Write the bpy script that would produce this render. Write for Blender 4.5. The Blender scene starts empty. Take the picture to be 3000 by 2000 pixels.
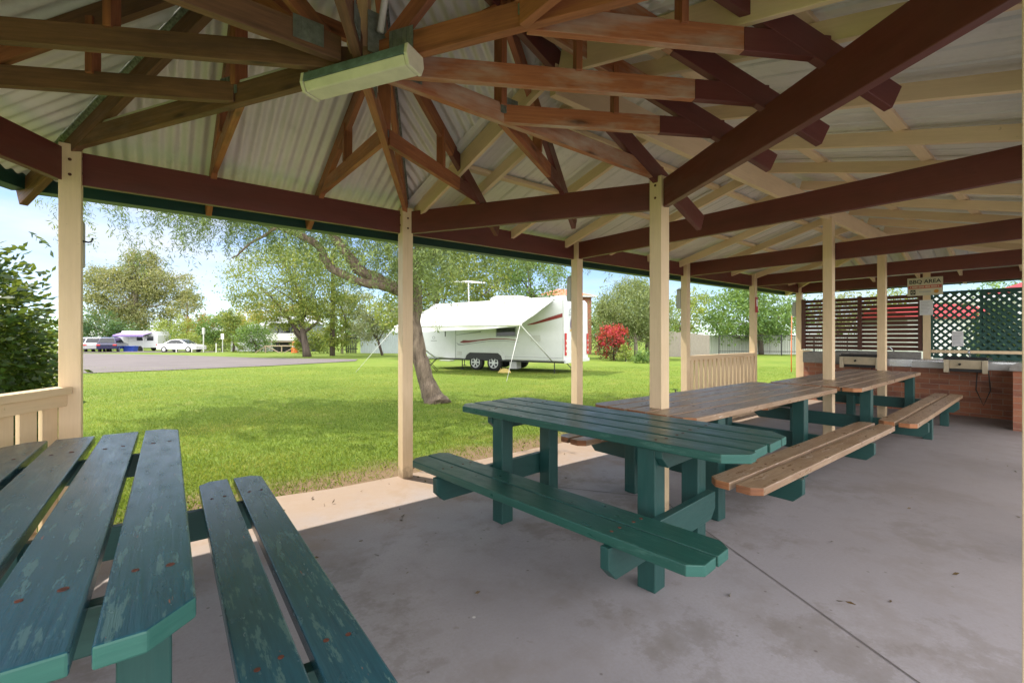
import bpy, bmesh, math, random
import numpy as np
from mathutils import Vector, Matrix
C = bpy.context.scene.collection
R = random.Random(7)
PI = math.pi
V = Vector
# ------------------------------------------------------------------ site frame
CAM = (-1.808, -3.835, 1.27)
FX, FY = .6214, .7835            # viewing direction over the ground; its right-hand side is (FY,-FX)

def site(lat, dep):
    """ground position lat metres to the right and dep metres away from the camera station"""
    return (CAM[0] + FY*lat + FX*dep, CAM[1] - FX*lat + FY*dep)

def gz(dep):
    return -.05 - .0095*min(max(0, dep-4), 110)

def site3(lat, dep, h=0):
    x, y = site(lat, dep)
    return V((x, y, gz(dep)+h))
YAW = math.atan2(-FX, FY)        # rotation that turns local +Y to the viewing direction

# ------------------------------------------------------------------ materials
def new_mat(name):
    m = bpy.data.materials.new(name); m.use_nodes = True
    nt = m.node_tree; nt.nodes.clear()
    out = nt.nodes.new('ShaderNodeOutputMaterial')
    b = nt.nodes.new('ShaderNodeBsdfPrincipled')
    nt.links.new(b.outputs[0], out.inputs[0])
    return m, nt, b, out

def N(nt, t, **kw):
    n = nt.nodes.new('ShaderNode'+t)
    for k, v in kw.items():
        if k[0] == '_': n.inputs[int(k[1:]) if k[1:].isdigit() else k[1:]].default_value = v
        else: setattr(n, k, v)
    return n

def ramp(nt, src, stops):
    r = N(nt, 'ValToRGB'); cr = r.color_ramp
    while len(cr.elements) < len(stops): cr.elements.new(.5)
    for e, (p, c) in zip(cr.elements, stops):
        e.position = p; e.color = (*c, 1) if len(c) == 3 else c
    nt.links.new(src, r.inputs[0]); return r.outputs[0]

def mix(nt, fac, a, b):
    m = N(nt, 'Mix', data_type='RGBA')
    for s, i in ((fac, 0), (a, 6), (b, 7)):
        if isinstance(s, (int, float)): m.inputs[i].default_value = s
        elif isinstance(s, tuple): m.inputs[i].default_value = (*s, 1)
        else: nt.links.new(s, m.inputs[i])
    return m.outputs[2]

def coords(nt, scale=(1, 1, 1), kind='Object'):
    tc = N(nt, 'TexCoord'); mp = N(nt, 'Mapping'); mp.inputs['Scale'].default_value = scale
    nt.links.new(tc.outputs[kind], mp.inputs[0]); return mp.outputs[0]

def noise(nt, vec, scale, detail=4, rough=.6, out=0):
    n = N(nt, 'TexNoise'); n.inputs['Scale'].default_value = scale; n.inputs['Detail'].default_value = detail
    n.inputs['Roughness'].default_value = rough
    nt.links.new(vec, n.inputs['Vector']); return n.outputs[out]

def bump(nt, b, src, strength=.2, dist=.01):
    n = N(nt, 'Bump'); n.inputs['Strength'].default_value = strength; n.inputs['Distance'].default_value = dist
    nt.links.new(src, n.inputs['Height']); nt.links.new(n.outputs[0], b.inputs['Normal'])

def sc(c, k): return tuple(min(1, x*k) for x in c)

def m_plain(name, col, rough=.5, metal=0, var=.12, scale=6, bmp=0, coat=0):
    m, nt, b, _ = new_mat(name)
    v = coords(nt); n = noise(nt, v, scale, 5, .65)
    nt.links.new(ramp(nt, n, [(.3, sc(col, 1-var)), (.7, sc(col, 1+var))]), b.inputs['Base Color'])
    b.inputs['Roughness'].default_value = rough; b.inputs['Metallic'].default_value = metal
    b.inputs['Coat Weight'].default_value = coat
    if bmp: bump(nt, b, noise(nt, v, scale*8, 4), bmp, .004)
    return m

def m_wood(name, c1, c2, rough=.5, stain=None, stain_amt=.5, wear=None, wear_at=.62, bmp=.25, wear2=None, wscale=5, spec=.5, knots=False, dirt=None):
    """timber: grain runs along U of the UV map; stain = blotches, wear = scuffed patches with an outline"""
    m, nt, b, _ = new_mat(name)
    g = coords(nt, (1.6, 34, 34), 'UV'); gn = noise(nt, g, 2.2, 6, .7)
    col = ramp(nt, gn, [(.32, c1), (.68, c2)])
    bl = coords(nt, (1, 3, 3), 'UV')
    if knots:
        vo = N(nt, 'TexVoronoi', feature='F1'); vo.inputs['Scale'].default_value = 1; nt.links.new(coords(nt, (2.2, 9, 1), 'UV'), vo.inputs['Vector'])
        col = mix(nt, ramp(nt, vo.outputs['Distance'], [(.06, (.9,)*3), (.13, (.35,)*3), (.2, (0, 0, 0))]), col, sc(c1, .28))
    if stain:
        col = mix(nt, ramp(nt, noise(nt, bl, 2.3, 4), [(.45, (0, 0, 0)), (.75, (stain_amt,)*3)]), col, stain)
    rn = None
    if wear:
        wv = coords(nt, (1.1, 6.5, 1), 'UV')
        a = noise(nt, wv, wscale, 9, .72)
        wf = ramp(nt, a, [(wear_at, (0, 0, 0)), (wear_at+.03, (1, 1, 1))])
        col = mix(nt, wf, col, wear)
        rn = wf
        if wear2:
            a2 = noise(nt, wv, wscale*2.1, 6, .6)
            wf2 = ramp(nt, a2, [(wear_at+.135, (0, 0, 0)), (wear_at+.15, (.8,)*3)])
            col = mix(nt, wf2, col, wear2)
    if dirt:                                               # mud splashed on the foot of the timber
        sx = N(nt, 'SeparateXYZ'); oc = coords(nt); nt.links.new(oc, sx.inputs[0])
        ad = N(nt, 'Math', operation='MULTIPLY_ADD'); nt.links.new(noise(nt, oc, 14, 6, .7), ad.inputs[0]); ad.inputs[1].default_value = .30; nt.links.new(sx.outputs[2], ad.inputs[2])
        mr = N(nt, 'MapRange', interpolation_type='SMOOTHSTEP'); mr.inputs[1].default_value = .27; mr.inputs[2].default_value = .13; mr.inputs[4].default_value = .7; nt.links.new(ad.outputs[0], mr.inputs[0])
        col = mix(nt, mr.outputs[0], col, dirt)
        col = mix(nt, ramp(nt, noise(nt, oc, 31, 4, .7), [(.70, (0, 0, 0)), (.74, (.5,)*3)]), col, sc(c1, .55))
    nt.links.new(col, b.inputs['Base Color'])
    r = ramp(nt, noise(nt, bl, 7, 5), [(.3, (rough*.75,)*3), (.75, (min(1, rough*1.35),)*3)])
    nt.links.new(r, b.inputs['Roughness'])
    b.inputs['Specular IOR Level'].default_value = spec
    if bmp: bump(nt, b, gn, bmp, .004)
    return m

def m_leaf(name, cols, trans=.35, rough=.55):
    """leaves: every leaf takes its own tone from the face attribute rnd"""
    m, nt, b, out = new_mat(name)
    a = N(nt, 'Attribute', attribute_name='rnd')
    k = len(cols)
    c = ramp(nt, a.outputs['Fac'], [(i/(k-1), c) for i, c in enumerate(cols)])
    nt.links.new(c, b.inputs['Base Color']); b.inputs['Roughness'].default_value = rough
    t = N(nt, 'BsdfTranslucent'); nt.links.new(mix(nt, .35, c, (.45, .5, .06)), t.inputs[0])
    ms = N(nt, 'MixShader'); ms.inputs[0].default_value = trans
    nt.links.new(b.outputs[0], ms.inputs[1]); nt.links.new(t.outputs[0], ms.inputs[2])
    nt.links.new(ms.outputs[0], out.inputs[0]); return m

def m_brick(name):
    m, nt, b, _ = new_mat(name)
    v = coords(nt, (1, 1, 1), 'UV')
    br = N(nt, 'TexBrick'); nt.links.new(v, br.inputs['Vector'])
    br.inputs['Scale'].default_value = 1; br.inputs['Brick Width'].default_value = .24; br.inputs['Row Height'].default_value = .086
    br.inputs['Mortar Size'].default_value = .006; br.inputs['Mortar Smooth'].default_value = .2; br.inputs['Bias'].default_value = -.1
    br.inputs['Color1'].default_value = (.36, .13, .07, 1); br.inputs['Color2'].default_value = (.19, .075, .055, 1)
    br.inputs['Mortar'].default_value = (.30, .22, .17, 1)
    n = noise(nt, coords(nt, (4, 11, 1), 'UV'), 1.1, 3)
    c = mix(nt, ramp(nt, n, [(.4, (0, 0, 0)), (.7, (.6,)*3)]), br.outputs[0], (.42, .20, .11))
    c = mix(nt, ramp(nt, noise(nt, v, 60, 3), [(.4, (0, 0, 0)), (.9, (.5,)*3)]), c, (.12, .07, .05))
    nt.links.new(c, b.inputs['Base Color']); b.inputs['Roughness'].default_value = .85
    inv = N(nt, 'Math', operation='SUBTRACT'); inv.inputs[0].default_value = 1; nt.links.new(br.outputs[1], inv.inputs[1])
    bump(nt, b, inv.outputs[0], .5, .006); return m

def m_floor():
    m, nt, b, _ = new_mat('concrete')
    v = coords(nt); big = noise(nt, v, .55, 6, .6); mid = noise(nt, v, 2.6, 7, .65); fine = noise(nt, v, 70, 4, .7)
    c = ramp(nt, big, [(.3, (.235, .222, .238)), (.5, (.31, .296, .318)), (.7, (.375, .362, .392))])
    c = mix(nt, ramp(nt, mid, [(.5, (0, 0, 0)), (.66, (.5,)*3)]), c, (.19, .165, .15))
    # old spills: darker brown-green patches with their own outline, and small scuffs
    c = mix(nt, ramp(nt, noise(nt, v, 1.2, 12, .74), [(.53, (0, 0, 0)), (.57, (.36,)*3), (.66, (.6,)*3)]), c, (.14, .12, .10))
    c = mix(nt, ramp(nt, noise(nt, v, 11, 3, .5), [(.70, (0, 0, 0)), (.76, (.5,)*3)]), c, (.17, .14, .12))
    c = mix(nt, ramp(nt, fine, [(.35, (.35,)*3), (.6, (0, 0, 0))]), c, (.24, .21, .20))
    vo = N(nt, 'TexVoronoi', feature='F1'); vo.inputs['Scale'].default_value = 8.5; vo.inputs['Randomness'].default_value = 1; nt.links.new(v, vo.inputs['Vector'])
    c = mix(nt, ramp(nt, vo.outputs['Distance'], [(.035, (.75,)*3), (.075, (0, 0, 0))]), c, (.10, .085, .075))
    vo2 = N(nt, 'TexVoronoi', feature='F1'); vo2.inputs['Scale'].default_value = 3.1; nt.links.new(v, vo2.inputs['Vector'])
    c = mix(nt, ramp(nt, vo2.outputs['Distance'], [(.018, (.8,)*3), (.03, (0, 0, 0))]), c, (.62, .60, .58))
    scv = coords(nt, (1.2, 9, 1)); c = mix(nt, ramp(nt, noise(nt, scv, 3.1, 6, .7), [(.66, (0, 0, 0)), (.72, (.35,)*3)]), c, (.42, .39, .38))
    # brown walkway dirt towards the counter, painted darker to offset the strong light there
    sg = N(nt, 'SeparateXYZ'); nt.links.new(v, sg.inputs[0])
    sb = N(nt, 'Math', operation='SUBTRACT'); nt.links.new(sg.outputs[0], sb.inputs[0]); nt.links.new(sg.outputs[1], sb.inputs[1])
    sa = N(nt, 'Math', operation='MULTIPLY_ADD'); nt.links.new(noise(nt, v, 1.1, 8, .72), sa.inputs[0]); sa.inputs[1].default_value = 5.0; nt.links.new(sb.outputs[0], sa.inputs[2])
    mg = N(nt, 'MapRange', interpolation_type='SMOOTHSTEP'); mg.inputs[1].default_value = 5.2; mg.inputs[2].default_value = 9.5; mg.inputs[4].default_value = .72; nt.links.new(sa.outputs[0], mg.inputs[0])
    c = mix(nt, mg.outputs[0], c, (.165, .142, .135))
    # tan soil washed over the outer edge of the slab
    sx = N(nt, 'SeparateXYZ'); nt.links.new(v, sx.inputs[0])
    ad = N(nt, 'Math', operation='ADD'); nt.links.new(sx.outputs[1], ad.inputs[0]); nt.links.new(mid, ad.inputs[1])
    mr = N(nt, 'MapRange', interpolation_type='SMOOTHSTEP'); mr.inputs[1].default_value = -.75; mr.inputs[2].default_value = .35; mr.inputs[4].default_value = .8; nt.links.new(ad.outputs[0], mr.inputs[0])
    c = mix(nt, mr.outputs[0], c, (.34, .235, .15))
    nt.links.new(c, b.inputs['Base Color'])
    nt.links.new(ramp(nt, mid, [(.3, (.5,)*3), (.7, (.75,)*3)]), b.inputs['Roughness'])
    bump(nt, b, fine, .12, .004); return m

def m_lawn():
    m, nt, b, _ = new_mat('lawn_turf')  # sunny couch grass
    v = coords(nt)
    c = ramp(nt, noise(nt, v, .35, 5, .6), [(.3, (.11, .165, .020)), (.5, (.14, .195, .025)), (.72, (.185, .22, .036))])
    c = mix(nt, ramp(nt, noise(nt, v, 6, 6, .75), [(.38, (.6,)*3), (.62, (0, 0, 0))]), c, (.085, .15, .014))
    c = mix(nt, ramp(nt, noise(nt, v, 1.3, 7, .7), [(.56, (0, 0, 0)), (.72, (.75,)*3)]), c, (.25, .235, .07))
    c = mix(nt, ramp(nt, noise(nt, v, .8, 8, .7), [(.55, (0, 0, 0)), (.68, (.7,)*3)]), c, (.05, .115, .012))
    c = mix(nt, ramp(nt, noise(nt, v, 3.3, 6, .7), [(.60, (0, 0, 0)), (.72, (.6,)*3)]), c, (.30, .25, .11))
    # trodden bare soil close to the slab edge
    sx = N(nt, 'SeparateXYZ'); nt.links.new(v, sx.inputs[0])
    def sm(src, a, bb):
        mr = N(nt, 'MapRange', interpolation_type='SMOOTHSTEP'); mr.inputs[1].default_value = a; mr.inputs[2].default_value = bb
        nt.links.new(src, mr.inputs[0]); return mr.outputs[0]
    def mul(a, bb, op='MULTIPLY'):
        q = N(nt, 'Math', operation=op); nt.links.new(a, q.inputs[0])
        if isinstance(bb, float): q.inputs[1].default_value = bb
        else: nt.links.new(bb, q.inputs[1])
        return q.outputs[0]
    yy = mul(sx.outputs[1], mul(noise(nt, v, 1.9, 5, .6), .9, 'MULTIPLY'), 'SUBTRACT')
    edge = sm(yy, .55, .0)
    inx = mul(sm(sx.outputs[0], -2.6, -1.6), sm(sx.outputs[0], 11, 9))
    c = mix(nt, mul(edge, inx), c, (.21, .145, .085))
    nt.links.new(c, b.inputs['Base Color']); b.inputs['Roughness'].default_value = .9
    b.inputs['Specular IOR Level'].default_value = .2
    bump(nt, b, noise(nt, v, 45, 5, .8), .4, .02); return m

def m_corr(name, c1, c2, rough=.45):
    m, nt, b, _ = new_mat(name)
    v = coords(nt); n = noise(nt, v, 1.7, 6, .65)
    c = ramp(nt, n, [(.3, c1), (.7, c2)])
    c = mix(nt, ramp(nt, noise(nt, v, 9, 6, .7), [(.55, (0, 0, 0)), (.8, (.5,)*3)]), c, sc(c1, .62))
    nt.links.new(c, b.inputs['Base Color']); b.inputs['Roughness'].default_value = rough; b.inputs['Metallic'].default_value = .15
    return m

M = {}
M['cream'] = m_wood('cream_paint', (.69, .53, .33), (.76, .59, .38), .5, (.57, .43, .26), .5, bmp=.08, dirt=(.20, .13, .08))
M['maroon'] = m_wood('maroon_paint', (.118, .028, .024), (.140, .036, .030), .42, (.085, .026, .022), .7, bmp=.12)
M['pine'] = m_wood('oiled_pine', (.25, .083, .034), (.42, .155, .06), .55, (.10, .04, .02), .8, bmp=.2, knots=True)
M['pine_pale'] = m_wood('weathered_pine', (.36, .22, .11), (.46, .30, .16), .6, (.25, .15, .08), .6, bmp=.2, knots=True)
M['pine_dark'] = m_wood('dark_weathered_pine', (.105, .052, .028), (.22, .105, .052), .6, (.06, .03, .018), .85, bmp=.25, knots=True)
M['pine_white'] = m_wood('oiled_pine_with_paint_overspray', (.29, .095, .04), (.46, .17, .066), .55, (.52, .45, .36), .95, bmp=.2, knots=True)
M['green'] = m_wood('green_paint', (.013, .066, .053), (.020, .086, .068), .34, (.010, .05, .042), .6, wear=(.04, .11, .09), wear_at=.575, bmp=.22)
M['greenworn'] = m_wood('worn_green_paint', (.013, .062, .090), (.022, .094, .128), .23, (.010, .05, .065), .7, wear=(.065, .145, .15), wear_at=.55, bmp=.5, wear2=(.36, .11, .055), wscale=4.2, spec=.75)
M['greenleg'] = m_wood('dark_green_leg_paint', (.009, .050, .046), (.013, .065, .058), .45, bmp=.12)
M['greenend'] = m_wood('green_paint_on_end_grain', (.018, .098, .080), (.026, .120, .098), .55, bmp=.2)
M['wtop'] = m_wood('weathered_varnish', (.25, .165, .10), (.38, .27, .18), .32, (.19, .11, .06), .9, wear=(.46, .40, .35), wear_at=.60, bmp=.35, wscale=3.4, knots=True)
M['wend'] = m_wood('bare_end_grain', (.23, .075, .03), (.42, .20, .08), .7, (.10, .035, .02), .8, bmp=.3)
M['slat'] = m_wood('merbau_slat', (.075, .021, .012), (.115, .034, .018), .45, bmp=.15)
M['lattice'] = m_plain('green_lattice_paint', (.018, .075, .062), .5)
M['gutter'] = m_plain('green_gutter_paint', (.008, .045, .036), .4)
M['roofhex'] = m_corr('galvanised_sheet', (.64, .63, .61), (.77, .76, .74))
M['roofrect'] = m_corr('grey_green_sheet', (.62, .615, .585), (.73, .725, .69))
M['hipcap'] = m_plain('mossy_capping', (.17, .19, .15), .8, var=.75, scale=55)
M['steel'] = m_plain('galvanised_plate', (.24, .27, .23), .45, .6, scale=30, var=.3)
M['white'] = m_plain('white_paint', (.74, .74, .73), .35, var=.04)
M['caravan'] = m_plain('white_aluminium_skin', (.58, .60, .615), .28, var=.03, coat=.3)
M['vinyl'] = m_plain('white_awning_vinyl', (.78, .78, .78), .5, var=.03)
M['pipe'] = m_plain('white_conduit', (.62, .60, .54), .4)
M['dark'] = m_plain('black_plastic', (.018, .018, .019), .5)
M['rubber'] = m_plain('tyre_rubber', (.022, .022, .022), .8)
M['rim'] = m_plain('alloy_rim', (.55, .56, .57), .3, .8)
m, nt, b, _ = new_mat('tinted_glass'); b.inputs['Base Color'].default_value = (.025, .03, .035, 1); b.inputs['Roughness'].default_value = .06; M['glass'] = m
nt.links.new(ramp(nt, noise(nt, coords(nt), 2), [(.3, (.02, .025, .03)), (.7, (.04, .045, .05))]), b.inputs['Base Color'])
M['red'] = m_plain('red_plastic', (.45, .02, .02), .35)
M['redsheet'] = m_plain('red_steel_sheet', (.36, .03, .03), .5)
M['grey'] = m_plain('grey_trim', (.22, .24, .26), .5)
M['lightgrey'] = m_plain('pale_grey_trim', (.5, .51, .5), .5)
M['boxgrey'] = m_plain('grey_plastic_box', (.45, .46, .41), .5)
M['diffuser'] = m_plain('yellowed_diffuser', (.68, .66, .50), .45, var=.1, scale=9)
M['lampbody'] = m_plain('lamp_body_enamel', (.13, .19, .18), .4, var=.55, scale=10)
M['brick'] = m_brick('brick')
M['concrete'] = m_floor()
M['lawn'] = m_lawn()
M['joint'] = m_plain('joint_filler', (.12, .105, .10), .9)
M['stone'] = m_plain('grey_stone_cap', (.24, .23, .21), .7, var=.2, scale=20)
M['stainless'] = m_plain('stainless_steel', (.62, .64, .68), .22, .85, var=.06)
M['plate'] = m_plain('black_hotplate', (.02, .02, .02), .4, .3)
M['bbq'] = m_plain('cream_enamel', (.50, .43, .30), .35, var=.15)
M['paper'] = m_plain('notice_paper', (.66, .66, .68), .6, var=.03)
M['ink'] = m_plain('black_ink', (.02, .02, .02), .6)
M['inkgrey'] = m_plain('faded_print', (.36, .36, .38), .6)
M['signcream'] = m_plain('sign_board', (.60, .56, .43), .5, var=.05)
M['signred'] = m_plain('sign_red', (.50, .10, .07), .5)
M['signorange'] = m_plain('sign_orange', (.60, .28, .04), .5)
M['orange'] = m_plain('orange_plastic', (.75, .14, .03), .4)
M['yellow'] = m_plain('yellow_plastic', (.62, .48, .16), .5)
M['rust'] = m_plain('rusty_screw', (.10, .03, .015), .8, var=.5, scale=90)
M['navy'] = m_plain('navy_car_paint', (.02, .022, .07), .2, .2, coat=1)
M['silver'] = m_plain('silver_car_paint', (.52, .54, .55), .25, .4, coat=1)
M['carwhite'] = m_plain('white_car_paint', (.72, .73, .74), .22, coat=1, var=.02)
M['blue'] = m_plain('blue_plastic', (.03, .07, .35), .4)
M['purple'] = m_plain('purple_canvas', (.20, .14, .36), .6)
M['gold'] = m_plain('gold_decal', (.60, .36, .05), .4)
M['violet'] = m_plain('violet_decal', (.12, .05, .16), .4)
M['maroondecal'] = m_plain('maroon_decal', (.20, .03, .03), .4)
M['tile'] = m_plain('terracotta_tile', (.48, .16, .09), .8, var=.3, scale=3)
M['fence'] = m_plain('pale_fence_sheet', (.44, .50, .54), .5, var=.06, scale=1)
M['fencegreen'] = m_plain('cream_green_fence_sheet', (.42, .45, .40), .5, var=.08, scale=1)
M['paling'] = m_wood('grey_paling', (.22, .19, .16), (.36, .32, .28), .8, bmp=.3)
M['rail'] = m_wood('treated_rail', (.28, .22, .15), (.38, .30, .21), .8)
M['cladding'] = m_plain('pale_cladding', (.55, .57, .58), .6)
M['roofgrey'] = m_plain('pale_roof_sheet', (.50, .52, .54), .4)
m, nt, b, _ = new_mat('asphalt'); v_ = coords(nt)
nt.links.new(ramp(nt, noise(nt, v_, .4, 6, .6), [(.3, (.098, .084, .083)), (.7, (.13, .112, .112))]), b.inputs['Base Color']); b.inputs['Roughness'].default_value = .85
bump(nt, b, noise(nt, v_, 40, 3), .3, .01); M['asphalt'] = m
def m_bark(name, c1, c2, s=9):
    m, nt, b, _ = new_mat(name)
    v = coords(nt, (1, 1, .22)); n = noise(nt, v, s, 8, .75)
    nt.links.new(ramp(nt, n, [(.33, c1), (.68, c2)]), b.inputs['Base Color']); b.inputs['Roughness'].default_value = .9
    bump(nt, b, n, 1, .05); return m
M['bark'] = m_bark('rough_brown_bark', (.06, .042, .03), (.30, .235, .17), 14)
M['barkdark'] = m_bark('dark_bark', (.05, .038, .03), (.13, .10, .08), 4)
M['barkpale'] = m_bark('pale_gum_bark', (.20, .17, .14), (.42, .37, .31), 3)
L = {}
L['pepper'] = m_leaf('pepper_leaf', [(0.096, 0.148, 0.061), (0.192, 0.270, 0.086), (0.330, 0.418, 0.104)], .4)
L['bush'] = m_leaf('glossy_bush_leaf', [(.018, .048, .010), (.030, .080, .014), (.055, .125, .02)], .42, .3)
L['gum'] = m_leaf('gum_leaf', [(.13, .155, .058), (.20, .215, .075), (.31, .29, .095)], .25)
L['yellowgreen'] = m_leaf('yellow_green_leaf', [(.11, .17, .035), (.19, .255, .05), (.33, .34, .07)], .4)
L['mid'] = m_leaf('mid_green_leaf', [(0.061, 0.131, 0.035), (0.113, 0.217, 0.052), (0.192, 0.313, 0.070)], .35)
L['dark'] = m_leaf('dark_green_leaf', [(0.028, 0.070, 0.028), (0.047, 0.118, 0.040), (0.086, 0.172, 0.055)], .25)
L['grey'] = m_leaf('grey_green_leaf', [(0.164, 0.194, 0.111), (0.253, 0.289, 0.149), (0.356, 0.386, 0.178)], .35)
L['willow'] = m_leaf('willow_leaf', [(.12, .165, .06), (.185, .24, .085), (.28, .32, .13)], .35)
L['lime'] = m_leaf('lime_leaf', [(0.144, 0.216, 0.036), (0.240, 0.312, 0.060), (0.360, 0.408, 0.108)], .4)
L['autumn'] = m_leaf('autumn_leaf', [(.22, .13, .025), (.32, .17, .03), (.24, .22, .04)], .35)
L['gold'] = m_leaf('golden_leaf', [(.22, .20, .03), (.33, .28, .035), (.42, .32, .04)], .4)
L['redflower'] = m_leaf('red_bract', [(.34, .010, .03), (.48, .02, .05), (.58, .06, .08)], .35)
L['redleaf'] = m_leaf('bronze_leaf', [(.05, .03, .018), (.09, .045, .02), (.06, .075, .02)], .25)
L['grass'] = m_leaf('grass_blade', [(.105, .195, .018), (.215, .30, .035), (.40, .39, .09)], .4, .6)

# ------------------------------------------------------------------ mesh helpers
class MB:
    def __init__(s): s.v = []; s.f = []; s.uv = []; s.mi = []
    def poly(s, pts, mi=0, uv=None):
        k = len(s.v); s.v += [tuple(p) for p in pts]; s.f.append(tuple(range(k, k+len(pts))))
        s.uv += uv or [(p[0], p[1]) for p in pts]; s.mi.append(mi)
    def box(s, c, ex, ey, ez, l, w, h, mi=0, end=None):
        """box centred at c; ex is its length (grain) axis"""
        c, ex, ey, ez = V(c), V(ex), V(ey), V(ez); uo, vo = R.uniform(0, 9), R.uniform(0, 9)
        P = lambda a, b, d: c + ex*(a*l/2) + ey*(b*w/2) + ez*(d*h/2)
        for sg in (1, -1):
            q = [(-1, sg), (1, sg), (1, -sg), (-1, -sg)]
            s.poly([P(a, b, sg) for a, b in q], mi, [(uo+a*l/2, vo+b*w/2+sg*.3) for a, b in q])
            q = [(-1, -sg), (1, -sg), (1, sg), (-1, sg)]
            s.poly([P(a, sg, d) for a, d in q], mi, [(uo+a*l/2, vo+d*h/2+.7+sg*.2) for a, d in q])
            q = [(-1, -sg), (1, -sg), (1, sg), (-1, sg)]
            s.poly([P(-sg, a, d) for a, d in q], mi if end is None else end, [(uo+a*w/2, vo+d*h/2) for a, d in q])
    def beam(s, p0, p1, w, h, mi=0, up=(0, 0, 1), end=None):
        p0, p1 = V(p0), V(p1); ex = (p1-p0); l = ex.length; ex.normalize()
        ey = V(up).cross(ex); ey.normalize(); ez = ex.cross(ey)
        s.box((p0+p1)/2, ex, ey, ez, l, w, h, mi, end)
    def abox(s, x0, x1, y0, y1, z0, z1, mi=0, axis='x', end=None):
        c = ((x0+x1)/2, (y0+y1)/2, (z0+z1)/2)
        if axis == 'x': s.box(c, (1, 0, 0), (0, 1, 0), (0, 0, 1), x1-x0, y1-y0, z1-z0, mi, end)
        elif axis == 'y': s.box(c, (0, 1, 0), (-1, 0, 0), (0, 0, 1), y1-y0, x1-x0, z1-z0, mi, end)
        else: s.box(c, (0, 0, 1), (1, 0, 0), (0, 1, 0), z1-z0, x1-x0, y1-y0, mi, end)
    def prism(s, poly, o, ex, ey, ez, t, mi=0, side=None):
        """polygon (counter-clockwise in ex,ey) extruded by t along ez"""
        o, ex, ey, ez = V(o), V(ex), V(ey), V(ez); uo, vo = R.uniform(0, 9), R.uniform(0, 9)
        a = [o+ex*x+ey*y for x, y in poly]; b_ = [p+ez*t for p in a]; n = len(a)
        uvp = [(uo+x, vo+y) for x, y in poly]
        s.poly(b_, mi, uvp); s.poly(a[::-1], mi, [(u, v+.4) for u, v in uvp[::-1]])
        for i in range(n):
            j = (i+1) % n; dx = abs(poly[i][0]-poly[j][0]); dy = abs(poly[i][1]-poly[j][1]); ln = (a[j]-a[i]).length
            m2 = side if (side is not None and dx < dy*1.5) else mi
            u0 = uo+poly[i][0]; u1 = uo+poly[j][0] if dx >= dy else u0+ln
            s.poly([a[i], a[j], b_[j], b_[i]], m2, [(u0, vo+.8), (u1, vo+.8), (u1, vo+.8+t), (u0, vo+.8+t)])
    def tube(s, pts, rad, n=8, mi=0, cap=True):
        pts = [V(p) for p in pts]; rad = rad if isinstance(rad, (list, tuple)) else [rad]*len(pts)
        k0 = len(s.v); ref = V((.3, .2, .93)); L_ = 0
        for i, p in enumerate(pts):
            d = (pts[min(i+1, len(pts)-1)]-pts[max(i-1, 0)]).normalized()
            a = d.cross(ref); a = a if a.length > .05 else d.cross(V((1, 0, 0))); a.normalize(); b_ = d.cross(a)
            for j in range(n):
                t = 2*PI*j/n; s.v.append(tuple(p + a*math.cos(t)*rad[i] + b_*math.sin(t)*rad[i]))
        for i in range(len(pts)-1):
            for j in range(n):
                j2 = (j+1) % n; s.f.append((k0+i*n+j, k0+i*n+j2, k0+(i+1)*n+j2, k0+(i+1)*n+j)); s.mi.append(mi)
                s.uv += [(i*.3, j/n), (i*.3, (j+1)/n), (i*.3+.3, (j+1)/n), (i*.3+.3, j/n)]
        if cap:
            for i, o in ((0, 0), (len(pts)-1, 1)):
                q = [k0+i*n+j for j in range(n)]; s.f.append(tuple(q if o else q[::-1])); s.mi.append(mi); s.uv += [(0, 0)]*n
    def lathe(s, o, ax, prof, n=16, mi=0):
        """profile of (radius, distance along ax)"""
        s.tube([V(o)+V(ax)*h for r, h in prof], [max(r, .001) for r, h in prof], n, mi)
    def build(s, name, mats, parent=None, bevel=0, smooth=False, autosmooth=False):
        me = bpy.data.meshes.new(name); me.from_pydata(s.v, [], s.f)
        uvl = me.uv_layers.new(name='UVMap'); uvl.data.foreach_set('uv', [c for uv in s.uv for c in uv])
        for m in (mats if isinstance(mats, (list, tuple)) else [mats]): me.materials.append(m)
        me.polygons.foreach_set('material_index', s.mi)
        bm = bmesh.new(); bm.from_mesh(me); bmesh.ops.remove_doubles(bm, verts=bm.verts, dist=.0002)
        bmesh.ops.recalc_face_normals(bm, faces=bm.faces) if smooth != 'open' else None
        bm.to_mesh(me); bm.free()
        if smooth: me.polygons.foreach_set('use_smooth', [True]*len(me.polygons))
        o = bpy.data.objects.new(name, me); C.objects.link(o)
        if parent: o.parent = parent
        if bevel:
            md = o.modifiers.new('bevel', 'BEVEL'); md.width = bevel; md.segments = 2; md.limit_method = 'ANGLE'; md.angle_limit = .6
        return o

def thing(name, label, cat, loc=(0, 0, 0), rz=0, group=None):
    o = bpy.data.objects.new(name, None); C.objects.link(o); o.location = loc; o.rotation_euler = (0, 0, rz)
    o.empty_display_size = .1; o['label'] = label; o['category'] = cat
    if group: o['group'] = group
    return o

def tag(o, label, cat, group=None):
    o['label'] = label; o['category'] = cat
    if group: o['group'] = group
    return o

def structure(o): o['kind'] = 'structure'; return o

def dup(root, loc, rz, label=None, group=None):
    r = root.copy(); C.objects.link(r); r.location = loc; r.rotation_euler = (0, 0, rz)
    if label: r['label'] = label
    if group: r['group'] = group
    for ch in list(root.children):
        c = ch.copy(); C.objects.link(c); c.parent = r
        for g in ch.children:
            d = g.copy(); C.objects.link(d); d.parent = c
    return r

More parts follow.
